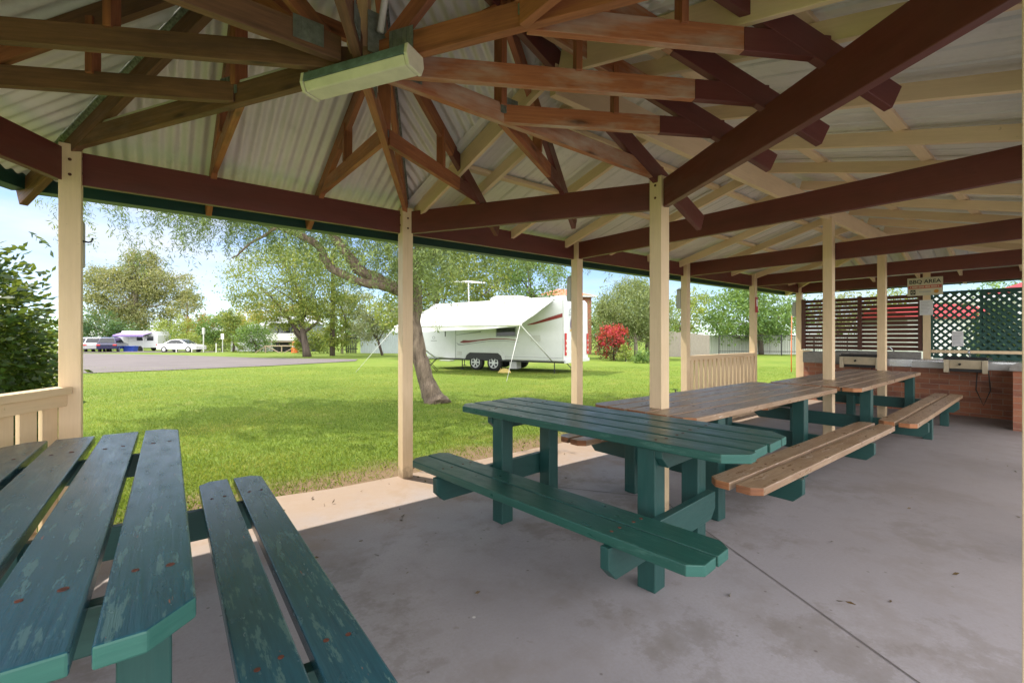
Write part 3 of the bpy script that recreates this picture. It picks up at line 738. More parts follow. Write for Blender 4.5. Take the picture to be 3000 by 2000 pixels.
def barbecue(label, y0, y1, x0=8.10):
    t = thing('barbecue', label, 'barbecue', (x0, (y0+y1)/2, 0), 0, 'gas barbecues on the brick counter'); w = (y1-y0)/2
    mb = MB(); mb.prism([(-w, 0), (w, 0), (w, .025), (-w, .025)], (0, 0, .905), (0, -1, 0), (0, 0, 1), (1, 0, 0), .52); mb.abox(.02, .04, -w+.02, w-.02, .931, .95); mb.build('hotplate', M['plate'], t, .004)
    mb = MB(); mb.prism([(0, .90), (.035, .76), (.055, .76), (.055, .90)], (0, -w+.07, 0), (1, 0, 0), (0, 0, 1), (0, 1, 0), 2*w-.14); pnl = mb.build('front_panel', M['bbq'], t, .003)
    for sg in (-1, 1):
        mb = MB(); mb.abox(-.005, .05, sg*(w-.035)-.03, sg*(w-.035)+.03, .70, .90, 0, 'z'); mb.build('side_bracket', M['bbq'], t, .003)
    mb = MB(); mb.tube([(-.012, .06, .83), (.03, .06, .84)], .016, 10); mb.build('knob', M['dark'], pnl)
    mb = MB(); mb.abox(.03, .46, -w+.05, w-.05, .715, .765, 0, 'y'); mb.build('drip_tray', M['plate'], t, .004)
    mb = MB(); mb.tube([(.02, -w+.12, .72), (.0, -w+.13, .45), (.01, -w+.05, .22), (.03, -w-.02, .45), (.04, -w, .74)], .008, 6); mb.build('gas_hose', M['dark'], t, 0, True)
    return t
barbecue('black-topped barbecue with cream front right of the notices', -2.92, -2.42)
barbecue('black-topped barbecue with cream front behind the middle posts', -1.62, -1.02)

t = thing('barbecue_sign', 'cream board lettered BBQ AREA at the top of a post', 'sign', (9.075, -2.04, 2.165))
mb = MB(); mb.abox(-.008, .008, -.24, .24, -.16, .16, 0, 'y'); bd = mb.build('board', M['signcream'], t, .002)
text('lettering', 'BBQ AREA', .092, (-.0095, 0, .085), M['ink'], t, .001, .0015)
mb = MB(); mb.abox(-.0105, -.0085, -.225, .225, -.035, .022, 0, 'y'); mb.build('red_band', M['signred'], t)
mb = MB()
yy = .20
for i in range(22):
    w = R.uniform(.008, .016); mb.abox(-.0125, -.011, yy-w, yy, -.018, .006, 0, 'y'); yy -= w+(.004 if i % 5 else .014)
    if yy < -.2: break
mb.build('faded_line', M['signcream'], t)
mb = MB(); mb.abox(-.0105, -.0085, .125, .195, -.14, -.055, 0, 'y'); ic = mb.build('black_symbol', M['ink'], t)
mb = MB()
for k in range(20):
    a0, a1 = 2*PI*k/20, 2*PI*(k+1)/20; f = lambda a, r: (-.0118, .16+r*math.cos(a), -.097+r*math.sin(a))
    mb.poly([f(a0, .014), f(a1, .014), f(a1, .024), f(a0, .024)])
mb.build('ring', M['signcream'], ic)
mb = MB()
for k in range(9): mb.abox(-.0105, -.0085, .075-k*.018-.012, .075-k*.018, -.105, -.085, 0, 'y')
mb.build('faded_line', M['inkgrey'], t)
mb = MB(); mb.tube([(-.0085, -.155, -.095), (-.0105, -.155, -.095)], .033, 16); mb.build('orange_symbol', M['signorange'], t)
for nm, y, z, w, h, lab in (('paper_notice', -2.06, 1.785, .18, .27, 'white paper notice fixed to the post under the sign'), ('paper_notice', -2.46, 1.23, .145, .26, 'white paper notice pinned low on the green lattice')):
    t = thing(nm, lab, 'notice', (9.075 if y > -2.2 else 9.11, y, z), 0, 'white paper notices')
    mb = MB(); mb.abox(-.002, .002, -w/2, w/2, -h/2, h/2, 0, 'y'); mb.build('sheet', M['paper'], t)
    mb = MB()
    for i in range(9):
        zz = h/2-.03-i*h*.095; ww = w*R.uniform(.5, .8); mb.abox(-.0035, -.0025, w*.4-ww, w*.4, zz-.006, zz, 0, 'y')
    mb.build('print_lines', M['inkgrey'], t)

# ------------------------------------------------------------------ foliage
def leaf_mesh(name, pos, size, mat, parent, rng, aspect=.5, droop=0., jitter=.5, dirs=None, kind=None, dens=None):
    """one diamond-shaped leaf per row of pos"""
    n = len(pos); d = rng.normal(size=(n, 3)) if dirs is None else dirs + rng.normal(size=(n, 3))*.25
    d[:, 2] -= droop; d /= np.linalg.norm(d, axis=1)[:, None]
    r = rng.normal(size=(n, 3)); s = np.cross(d, r); s /= np.linalg.norm(s, axis=1)[:, None]+1e-9
    l = (size*(1-jitter/2+jitter*rng.random(n)))[:, None]
    nrm = np.cross(d, s)
    q = np.empty((n, 4, 3)); q[:, 0] = pos; q[:, 2] = pos+d*l; mid = pos+d*l*.5+nrm*l*.06
    q[:, 1] = mid+s*l*aspect*.5; q[:, 3] = mid-s*l*aspect*.5
    me = bpy.data.meshes.new(name); me.vertices.add(n*4); me.loops.add(n*4); me.polygons.add(n)
    me.vertices.foreach_set('co', q.reshape(-1)); me.loops.foreach_set('vertex_index', np.arange(n*4, dtype=np.int32))
    me.polygons.foreach_set('loop_start', np.arange(0, n*4, 4, dtype=np.int32))
    me.update(calc_edges=True)
    a = me.attributes.new('rnd', 'FLOAT', 'FACE')
    v = rng.random(n)*.75 + (0 if dens is None else dens*.5) ; a.data.foreach_set('value', np.clip(v, 0, 1).astype(np.float32))
    me.materials.append(mat); o = bpy.data.objects.new(name, me); C.objects.link(o)
    if parent: o.parent = parent
    return o

def clumps(blobs, rng, per=55, tight=.17, shell=.55):
    """leaf positions gathered in clumps spread through ellipsoids; returns positions, clump tone and clump centres"""
    P, T, K = [], [], []
    for (cx, cy, cz, rx, ry, rz, n) in blobs:
        k = max(3, int(n/per)); u = rng.normal(size=(k, 3)); u /= np.linalg.norm(u, axis=1)[:, None]
        u *= (shell+(1-shell)*rng.random(k)**.6)[:, None]*(.8+.3*rng.random(k))[:, None]
        cen = u*[rx, ry, rz]+[cx, cy, cz]; tone = rng.random(k)
        idx = rng.integers(0, k, n); sg = tight*(.6+.8*rng.random(k))
        off = rng.normal(size=(n, 3))*sg[idx][:, None]*[rx, ry, rz]
        P.append(cen[idx]+off); T.append(tone[idx]); K.append(cen)
    return np.concatenate(P), np.concatenate(T), np.concatenate(K)

FW = np.array([FX, FY, 0]); RT = np.array([FY, -FX, 0])
def loc3(a): return np.array([[FY*p[0]+FX*p[1], -FX*p[0]+FY*p[1], p[2]] for p in a])
def tree(name, label, cat, lat, dep, trunk, blobs, leaf, bark='barkdark', size=.3, seed=1, group=None, aspect=.45, droop=.2, per=55, tight=.17, limbs=7, extra=(), shell=.55, h0=0):
    """trunk: [(lat,dep,height,radius)..] and blobs [(lat,dep,height,rl,rd,rh,count)..] measured from the tree's foot"""
    rng = np.random.default_rng(seed); b0 = site3(lat, dep, h0)
    t = thing(name, label, cat, tuple(b0), 0, group)
    mb = MB(); tp = loc3([p[:3] for p in trunk])
    mb.tube([V(p) for p in tp], [p[3] for p in trunk], 10)
    bl = []
    for b in blobs:
        c = loc3([b[:3]])[0]; bl.append((*c, b[3], b[4], b[5], b[6]))
    pos, tone, cen = clumps(bl, rng, per, tight, shell)
    rr = trunk[-1][3]
    if limbs:
        for c in cen[rng.permutation(len(cen))[:limbs]]:
            k = rng.integers(max(0, len(tp)//2-0), len(tp)); p = tp[k]; m = (p+c)/2+rng.normal(size=3)*.12*np.linalg.norm(c-p)*.4; m[2] -= .05*np.linalg.norm(c-p)
            r0 = min(trunk[k][3], rr*1.3)*.6; mb.tube([V(p), V(p*.6+m*.4), V(m), V(c)], [r0, r0*.8, r0*.5, r0*.14], 6)
    for ex in extra: mb.tube([V(p) for p in loc3([q[:3] for q in ex])], [q[3] for q in ex], 8)
    mb.build('trunk', M[bark], t, 0, True)
    leaf_mesh('crown', pos, size, L[leaf], t, rng, aspect, droop, .7, None, None, tone-.25)
    return t

G1 = 'trees beyond the road'
# great gum
tree('gum_tree', 'tall olive-brown gum tree towering over the parked cars', 'tree', -62, 75,
     [(0, 0, 0, .8), (.2, 0, 3, .6), (-.3, 0, 7, .5), (.3, 0, 11, .3)],
     [(-2.2, 0, 8.5, 5.2, 5, 4.4, 12500), (.5, 1, 14.6, 2.4, 2.4, 1.9, 2600), (-5.2, 0, 11.4, 2.8, 3, 2.2, 2600), (2.8, 0, 10.5, 3.8, 4, 2.7, 4500), (6.8, 1, 10.2, 2.6, 3, 2.2, 2200), (7.6, 1, 7.6, 2.8, 3, 1.4, 1500), (-3.2, 0, 5.0, 3.4, 3, 2.2, 2600), (2.5, 0, 5.2, 4.2, 3, 2.4, 3300), (-6.8, 0, 8.2, 1.5, 2, .9, 900), (0, 1, 12, 4.4, 4, 2.2, 3300)],
     'gum', 'barkpale', .34, 3, G1, .42, .5, 60, .17, 18)
tree('thin_tree', 'thin dark-stemmed tree right of the great gum', 'tree', -50, 70,
     [(0, 0, 0, .22), (.1, 0, 4, .16), (0, 0, 7, .08)], [(-.8, 0, 6.3, 2.3, 2, 1.5, 800), (.8, 0, 8.0, 1.6, 1.5, 1.1, 500), (1.2, 0, 4.5, 1.1, 1, .8, 200)], 'gum', 'barkdark', .34, 4, G1, .4, .5, 30)
tree('broad_tree', 'dark green bushy tree behind the silver cars', 'tree', -55, 62, [(0, 0, 0, .3), (0, 0, 2.4, .2)], [(-1, 0, 3.2, 3.2, 2.4, 2.0, 2600), (2, 0, 2.7, 1.8, 2, 1.5, 900)], 'dark', 'barkdark', .34, 5, G1)
tree('young_tree', 'young leafy green tree behind the white car bonnet', 'tree', -36.6, 56, [(0, 0, 0, .12), (0, 0, 2.4, .07)], [(0, 0, 2.9, 1.9, 1.4, 1.7, 2600), (.6, 0, 1.5, 1.7, 1.2, 1.2, 1500)], 'mid', 'barkdark', .26, 6, G1)
tree('autumn_tree', 'rounded tree with orange autumn leaves', 'tree', -43, 64, [(0, 0, 0, .2), (0, 0, 2.5, .12)], [(-1.2, 0, 3.0, 1.8, 1.6, 1.6, 1100), (.7, 0, 4.0, 1.6, 1.5, 1.2, 900)], 'autumn', 'barkdark', .3, 7, G1)
tree('upright_tree', 'narrow dark green tree with a clear trunk beside the small sign', 'tree', -31.8, 52, [(0, 0, 0, .14), (0, 0, 1.4, .11), (0, 0, 3, .06)], [(0, 0, 2.7, 1.35, 1, 1.7, 2400), (-.5, 0, 3.9, 1.1, .8, 1.0, 1000)], 'yellowgreen', 'barkdark', .24, 8, G1)
tree('round_bush', 'large round mid green bush left of the timber rail fence', 'bush', -27.6, 49, [(0, 0, 0, .1), (0, 0, .9, .07)], [(0, 0, 1.7, 1.9, 1.4, 1.6, 4200)], 'mid', 'barkdark', .2, 9, G1, tight=.2)
tree('golden_tree', 'spreading golden-yellow tree behind the pale roofed house', 'tree', -33, 66, [(0, 0, 0, .25), (0, 0, 3.2, .16)], [(-1, 0, 4.6, 3.6, 2.5, 2.3, 4600), (3, 0, 4.4, 3.0, 2, 2.2, 3200), (-5, 0, 3.6, 2.4, 2, 1.9, 2400)], 'gold', 'barkdark', .3, 10, G1)
tree('low_bush', 'low yellow-green bush behind the white car boot', 'bush', -40.2, 58, [(0, 0, 0, .1), (0, 0, .8, .06)], [(0, 0, 1.2, 2.4, 1.6, 1.3, 2600), (-3, .5, 2.4, 2.2, 1.6, 2.1, 2800)], 'lime', 'barkdark', .22, 11, G1)
tree('low_hedge', 'low clipped lime hedge right of the white car', 'hedge', -34.8, 54.5, [(0, 0, 0, .06), (0, 0, .5, .05)], [(0, 0, .75, 1.7, .8, .7, 900)], 'lime', 'barkdark', .16, 12, G1)
tree('young_palm_bush', 'yellow-green bush standing in front of the narrow tree', 'bush', -29.6, 50.5, [(0, 0, 0, .05), (0, 0, .4, .04)], [(-.9, 0, .6, .5, .5, .6, 350)], 'lime', 'barkdark', .18, 13, G1)
tree('roadside_tree', 'yellow-green spreading tree with a dark forked trunk beside the road', 'tree', -16.3, 36,
     [(.1, 0, -.05, .36), (0, 0, .6, .27), (-.2, 0, 1.8, .22), (-.35, 0, 2.6, .2), (-.3, 0, 4.0, .13), (-.9, 0, 6.2, .07)],
     [(-2.3, 0, 6.1, 3.5, 3, 2.6, 7600), (.6, 0, 6.0, 2.5, 2.4, 2.6, 5200), (-4.8, 0, 4.9, 1.6, 1.6, 1.5, 1200), (.6, -.5, 3.5, 1.7, 1.4, 1.2, 2400), (-1.6, -.3, 3.0, 1.2, 1.2, .7, 1000), (-1.2, .4, 8.2, 2.2, 2, 1.2, 1400), (-2.8, 0, 3.8, 1.9, 1.6, 1.0, 1000)],
     'yellowgreen', 'barkdark', .20, 14, None, .4, .4, 45, .17, 18,
     [[(-.3, 0, 1.5, .17), (-1.3, 0, 2.9, .13), (-2.8, 0, 4.8, .07), (-3.9, 0, 5.6, .03)], [(-.2, 0, 1.9, .14), (.9, 0, 2.7, .1), (1.2, 0, 3.5, .05)], [(-.1, 0, .9, .13), (-1.0, .1, 2.0, .1), (-.6, 0, 3.0, .06)]])
tree('straight_tree', 'tall straight-trunked tree right of the forked one', 'tree', -15.2, 38.5, [(0, 0, 0, .22), (0, 0, 3, .19), (.05, 0, 6, .16), (0, 0, 9, .1)],
     [(.6, 0, 7.6, 2.3, 2, 2.0, 2500), (1.3, 0, 4.3, 1.5, 1.3, 1.1, 700), (.2, .3, 2.0, 1.3, .9, 1.5, 1600)], 'yellowgreen', 'barkdark', .25, 15, None, .4, .4, 45)
tree('slender_tree', 'slender grey-green tree in front of the pale fence', 'tree', -16.8, 45, [(0, 0, 0, .13), (0, 0, 2, .1), (.3, 0, 4, .05)], [(0, 0, 4.6, 2.2, 1.6, 1.7, 2600), (1.6, 0, 4.9, 1.9, 1.3, 1.5, 1800)], 'grey', 'barkpale', .24, 16, None, .4, .3, 40)
tree('leaning_tree', 'small leaning olive tree left of the caravan', 'tree', -11.4, 40, [(0, 0, 0, .12), (-.35, 0, 1.2, .1), (-.9, 0, 2.0, .06)], [(-1.3, 0, 2.4, 1.6, 1.4, 1.3, 3200), (.2, 0, 3.4, 1.5, 1.2, 1.3, 2200)], 'grey', 'barkdark', .2, 17, None, .4, .3, 40)
tree('shady_tree', 'large bright green tree rising behind the caravan awning', 'tree', -5.5, 33, [(0, 0, 0, .35), (0, 0, 2.4, .28), (0, 0, 5, .18)],
     [(0, 0, 5.6, 3.6, 3, 2.6, 5200), (3, 0, 6.6, 2.8, 2.6, 2.3, 3600), (-2.6, 0, 3.7, 2, 1.8, 1.6, 1600), (2.4, 0, 3.6, 2.5, 2, 1.3, 2000)], 'yellowgreen', 'barkdark', .26, 18, None, .4, .5, 50, .17, 12)
tree('leafy_tree', 'leafy mid green tree above the caravan roof', 'tree', 1.6, 35, [(0, 0, 0, .3), (0, 0, 2.4, .25), (0, 0, 5, .15)],
     [(0, 0, 5.6, 2.8, 2.6, 2.1, 3400), (-1.6, 0, 7.4, 2.4, 2.2, 1.6, 2000)], 'mid', 'barkdark', .26, 19, None, .4, .5, 50)
tree('willow_tree', 'feathery grey-green willow beside the red-flowering bush', 'tree', 8.5, 31.5, [(.1, 0, 0, .16), (.05, 0, 1.4, .12), (-.1, 0, 2.6, .08)],
     [(-.2, 0, 3.5, 2.3, 2, 1.7, 11000), (1.2, 0, 2.6, 1.4, 1.4, 1.5, 5200), (-1.7, 0, 3.0, 1.3, 1.0, 1.6, 5200), (0, 0, 4.8, 1.4, 1.2, .9, 2600)], 'willow', 'barkpale', .19, 20, None, .26, 1.0, 50, .2, 10)
t = tree('flowering_bush', 'dark bush covered in bright red flowers behind the caravan', 'bush', 6.6, 29.5, [(0, 0, 0, .08), (0, 0, .9, .05)], [(0, 0, 1.0, 1.3, 1.1, 1.0, 2400)], 'redleaf', 'barkdark', .13, 21)
rg = np.random.default_rng(22); ps, tn, _ = clumps([(*loc3([(.05, -.25, 1.55)])[0], 1.0, .9, .85, 1500), (*loc3([(-.75, -.3, 1.1)])[0], .4, .5, .7, 350)], rg, 40, .16)
leaf_mesh('red_flowers', ps, .12, L['redflower'], t, rg, .8, 0)
tree('variegated_shrub', 'pale yellow-green shrub at the foot of the willow', 'bush', 7.0, 28, [(0, 0, 0, .03), (0, 0, .4, .02)], [(0, 0, .55, .55, .5, .5, 700)], 'lime', 'barkdark', .14, 23)
tree('round_shrub', 'small dark green round shrub on the lawn', 'bush', 7.5, 26, [(0, 0, 0, .03), (0, 0, .4, .02)], [(0, 0, .42, .72, .6, .42, 1500)], 'mid', 'barkdark', .11, 24)
tree('spreading_tree', 'deep green spreading tree in front of the cream fence', 'tree', 22, 42, [(1, 0, 0, .25), (.9, 0, 1.5, .2), (.7, 0, 3, .14)],
     [(-1.2, 0, 3.9, 3.6, 3, 2.4, 5600), (3, 0, 3.6, 2.6, 2.4, 2.0, 3000), (-.5, 0, 5.8, 2.4, 2.2, 1.3, 1600), (1.0, 0, 2.1, 2.4, 2, .9, 1400)], 'mid', 'barkdark', .27, 25, None, .45, .3, 50, .17, 10)
tree('fence_tree', 'bright green tree by the grey paling fence', 'tree', 14.8, 40, [(0, 0, 0, .2), (0, 0, 2, .14)], [(0, 0, 3.4, 1.7, 1.6, 2.0, 2000), (1.2, 0, 4.6, 1.6, 1.4, 1.3, 1100)], 'lime', 'barkdark', .23, 26)
for i, (la, de, h, ck, lab) in enumerate(((43, 60, 8, 'grey', 'tall grey-green tree far behind the slat screen'), (53, 62, 9, 'yellowgreen', 'tall yellow-green tree far behind the sign'), (64, 60, 9.5, 'mid', 'tall green tree far behind the lattice'), (12, 70, 8, 'mid', 'distant green tree behind the willow'))):
    tree('distant_tree', lab, 'tree', la, de, [(0, 0, 0, .3), (0, 0, h*.5, .2)], [(0, 0, h*.62, h*.62, h*.5, h*.36, 2600)], ck, 'barkdark', .4, 30+i, 'distant trees')
tree('backdrop_tree', 'rounded green tree filling the gap behind the willow', 'tree', 11.6, 39, [(0, 0, 0, .2), (0, 0, 2, .14)], [(0, 0, 3.4, 2.4, 2, 2.1, 3800), (-2.6, .5, 2.6, 1.6, 1.5, 1.7, 2200)], 'mid', 'barkdark', .22, 47)
tree('screening_bush', 'mid green bush half hiding the raised cabin', 'bush', -20.3, 45, [(0, 0, 0, .08), (0, 0, .8, .05)], [(0, 0, 1.3, 1.2, 1.1, 1.4, 2200), (1.6, .4, 1.0, 1.0, .9, 1.1, 1500)], 'yellowgreen', 'barkdark', .19, 44)
# distant mass of trees
rg = np.random.default_rng(40); bl = []
for i in range(46):
    la = -135+i*4.9; de = 98+rg.random()*14; x, y = site(la, de); h = 2.2+2.6*rg.random(); bl.append((x, y, gz(de)+h*.9, 4.2, 3, h, 620))
ps, tn, _ = clumps(bl, rg, 45, .2); o = leaf_mesh('far_treeline', ps, .62, L['mid'], None, rg, .6, .1, .6, None, None, tn-.3)
o['kind'] = 'stuff'; o['label'] = 'distant line of bushes and trees along the horizon'

# weeping pepper tree on the lawn
def pepper():
    lat0, dep0 = -1.63, 9.4; b0 = site3(lat0, dep0, 0); rng = np.random.default_rng(5)
    t = thing('pepper_tree', 'weeping pepper tree with leaning rough trunk and trailing foliage on the lawn', 'tree', tuple(b0))
    def knobbly(pts, rad):
        P_, Q_ = [], []
        for i in range(len(pts)-1):
            for k in range(5):
                f = k/5; P_.append(pts[i].lerp(pts[i+1], f)+V(rng.normal(size=3)*.012)); Q_.append((rad[i]*(1-f)+rad[i+1]*f)*(1+rng.normal()*.045))
        return P_+[pts[-1]], Q_+[rad[-1]]
    def W(pts): return [V(p) for p in loc3([(a-lat0, d-dep0, z+.10) for a, d, z in pts])]
    mb = MB()
    mb.tube(*knobbly(W([(-1.52, 9.4, -.2), (-1.62, 9.4, .0), (-1.74, 9.4, .28), (-1.93, 9.4, .85), (-2.02, 9.42, 1.5), (-2.0, 9.45, 2.3), (-1.95, 9.5, 3.1), (-1.85, 9.6, 3.8), (-1.6, 9.8, 4.9), (-1.7, 9.9, 5.7)]),
            [.31, .22, .18, .158, .146, .138, .12, .10, .065, .03]), 14)
    limbs = [[(-2.0, 9.4, 2.05, .13), (-2.64, 9.3, 2.38, .115), (-3.08, 9.2, 2.58, .11), (-3.36, 9.15, 2.97, .10), (-3.63, 9.1, 3.35, .09), (-3.75, 9.1, 3.72, .07), (-3.7, 9.3, 4.5, .04), (-4.0, 9.6, 5.1, .02)],
             [(-2.2, 9.35, 2.2, .09), (-3.0, 9.0, 2.34, .085), (-3.58, 8.95, 2.62, .08), (-3.80, 8.9, 3.06, .075), (-4.36, 8.9, 3.34, .066), (-4.9, 8.9, 3.5, .055), (-5.35, 8.9, 3.64, .045), (-6.4, 9.0, 4.05, .02)],
             [(-1.97, 9.5, 2.75, .10), (-1.6, 9.6, 3.05, .085), (-1.2, 9.7, 3.4, .07), (-.4, 9.9, 3.9, .05), (.8, 10.1, 4.3, .02)],
             [(-1.9, 9.55, 3.4, .08), (-2.6, 8.8, 4.0, .06), (-3.4, 8.0, 4.6, .04), (-4.2, 7.3, 4.7, .02)],
             [(-1.85, 9.6, 3.8, .07), (-1.9, 10.6, 4.4, .05), (-2.2, 11.8, 4.7, .02)],
             [(-4.9, 8.9, 3.6, .04), (-5.2, 9.3, 4.0, .03), (-5.6, 9.7, 4.6, .015)], [(-4.45, 8.9, 3.46, .035), (-4.9, 8.7, 3.1, .025), (-5.3, 8.6, 2.75, .012)]]
    for l in limbs: mb.tube(*knobbly(W([q[:3] for q in l]), [q[3] for q in l]), 9)
    # hanging strands
    starts = []
    def add(n, la, dp, z, sl, sd, sz, lmin, lmax):
        for _ in range(n): starts.append((la+rng.normal()*sl, dp+rng.normal()*sd, z+rng.normal()*sz, lmin+(lmax-lmin)*rng.random()))
    add(230, -4.2, 9.0, 4.3, 1.2, .8, .35, .5, 1.35)
    add(95, -5.6, 9.2, 4.4, .7, .8, .3, .6, 1.45)
    add(46, -7.3, 9.3, 4.55, .75, .8, .25, .5, 1.2)
    add(95, -2.6, 9.2, 3.6, .6, .7, .4, .6, 1.3)
    add(75, -1.8, 9.3, 3.3, .35, .35, .5, .5, 1.2)
    add(190, -.6, 9.7, 4.1, .9, .9, .35, .5, 1.5)
    add(60, .9, 10.0, 3.9, .7, .8, .3, .5, 1.25)
    add(34, 1.9, 10.1, 3.8, .5, .7, .25, .4, .9)
    add(45, -2.6, 10.2, 5.4, 2.0, 1.5, .5, .5, 1.2)
    add(420, -7.3, 9.2, 5.5, .7, .9, .3, .5, 1.0); add(520, -5.2, 9.3, 5.6, .8, .9, .3, .5, 1.1); add(260, -1.0, 10.8, 5.4, 1.1, .8, .3, .5, 1.0)
    add(14, -1.5, 8.3, 2.75, .25, .2, .15, .4, .75)
    P, D = [], []
    for la, dp, z, ln in starts:
        pts = []; sway = rng.normal(size=2)*.10; n = int(ln/.035); p0 = np.array(loc3([(la-lat0, dp-dep0, z+.1)])[0])
        arch = loc3([(rng.normal()*.35, rng.normal()*.35, 0)])[0]
        k = np.linspace(0, 1, n)[:, None]
        line = p0 + arch*(1-(1-k)**2) + np.concatenate([sway[0]*k**2, sway[1]*k**2, -ln*k**1.15], 1)
        for rep in range(4):
            P.append(line+rng.normal(size=line.shape)*.045); D.append(rng.normal(size=line.shape)*[1, 1, .5]+[0, 0, -.9])
    mb.build('trunk', M['bark'], t, 0, True)
    P, D = np.concatenate(P), np.concatenate(D)
    leaf_mesh('crown', P, .088, L['pepper'], t, rng, .17, .1, .6, D)
pepper()

# leafy bush outside the left balustrade
def bush():
    rng = np.random.default_rng(8); x0, y0 = -3.24, 1.47
    t = thing('leafy_bush', 'dense glossy-leaved bush behind the left cream balustrade', 'bush', (x0, y0, -.05))
    mb = MB(); P, D = [], []
    for k in range(9):
        a = rng.random()*6.28; h = 1.0+rng.random()*.9; mb.tube([V((0, 0, 0)), V((.2*math.cos(a), .2*math.sin(a), h*.5)), V((.5*math.cos(a), .45*math.sin(a), h))], [.03, .02, .008], 6)
    u = rng.normal(size=(1900, 3)); u /= np.linalg.norm(u, axis=1)[:, None]; u *= (.45+.55*rng.random(1900)**.5)[:, None]
    cen = u*[.72, .80, 1.08]+[0, 0, 1.08]
    cen = np.concatenate([cen, rng.normal(size=(170, 3))*[.08, .12, .40]+[.45, .25, 1.0]])
    for c in cen:
        if c[2] < .03: continue
        o = c-np.array([0, 0, .9]); o = o/np.linalg.norm(o)+rng.normal(size=3)*.55; o[2] -= .15; o /= np.linalg.norm(o)
        s = np.cross(o, [0, 0, 1.]); s /= np.linalg.norm(s)+1e-6; ln = .20+.12*rng.random(); n = 9
        for i in range(n):
            f = i/(n-1); q = c+o*ln*f; q[2] -= .06*f*f
            sd = 0 if i == n-1 else (1 if i % 2 else -1)
            P.append(q); D.append(o*.7+s*sd*1.1+np.array([0, 0, -.15]))
    mb.build('stem', M['barkdark'], t, 0, True)
    leaf_mesh('foliage', np.array(P), .072, L['bush'], t, rng, .44, .05, .5, np.array(D))
bush()
tree('sunlit_bush', 'bright yellow-green bush low behind the leafy bush', 'bush', -5.2, 4.8, [(0, 0, 0, .03), (0, 0, .5, .02)], [(0, 0, .85, .36, .5, .55, 2400), (-.5, 0, .6, .5, .5, .5, 1200)], 'yellowgreen', 'barkdark', .075, 41, None, .42, .1, 14, .2, 4)
tree('dark_hedge', 'dark hedge filling the space behind the lattice', 'hedge', 9.2, 8.6, [(0, 0, 0, .05), (0, 0, .6, .04)], [(.0, 0, 1.0, .55, .4, .95, 4200), (.7, -.6, 1.0, .7, .4, .95, 3800)], 'dark', 'barkdark', .10, 42, None, .5, .1, 30, .22, 4)

# grass near the shelter
def grass():
    rng = np.random.default_rng(9); n = 260000
    de = 3.2+19*rng.random(n*3)**1.5; la = rng.uniform(-1.16, 1.16, n*3)*de
    x = CAM[0]+FY*la+FX*de; y = CAM[1]-FX*la+FY*de
    patch = (np.sin(x*2.1+np.sin(y*1.7)*1.3)*np.cos(y*2.6+x*.6)*.5+.5)*.5+(np.sin(x*.83+1.3*np.sin(y*.61+.7))*np.cos(y*.97-.4*x+np.sin(x*1.4))*.5+.5)*.5
    edge = np.where(x < 0, .22, .10)
    keep = (y > edge) & (np.abs((x+1.808)*FY-(y+3.835)*FX) < de*1.16+.4)
    worn = np.clip((1.05-y)/.85, 0, 1)*((x > -2.2) & (x < 10.5)); keep &= rng.random(len(x)) > worn*(.55+.5*patch)
    keep &= rng.random(len(x)) > .35*(1-patch)
    x, y, de, patch = x[keep][:n], y[keep][:n], de[keep][:n], patch[keep][:n]
    n = len(x); z = np.array(-.05-.0095*np.maximum(0, de-4)); pos = np.stack([x, y, z-.002], 1)
    d = rng.normal(size=(n, 3))*[.55, .55, .1]+[0, 0, 1]
    o = leaf_mesh('lawn_grass', pos, .036, L['grass'], None, rng, .20, 0, .9, d, None, (patch-.5)*1.7)
    # broader blades with distance keep the sward closed
    o['kind'] = 'stuff'; o['label'] = 'short mown grass blades on the lawn'
grass()
# fallen leaves and small scraps by the slab edge
rg = np.random.default_rng(17); n = 260
ps = np.stack([rg.uniform(-2, 7, n), rg.uniform(-.35, .75, n)**1.0, np.full(n, .004)], 1); ps[:, 2] = np.where(ps[:, 1] > .08, -.03, .005)
ps[:45, 0] = rg.uniform(-1.5, 5, 45); ps[:45, 1] = rg.uniform(-4.2, -.4, 45); ps[:45, 2] = .005
o = leaf_mesh('leaf_litter', ps, .035, L['redleaf'], None, rg, .4, 0, .8, rg.normal(size=(n, 3))*[1, 1, .08]); o['kind'] = 'stuff'; o['label'] = 'scattered dry leaves along the slab edge'

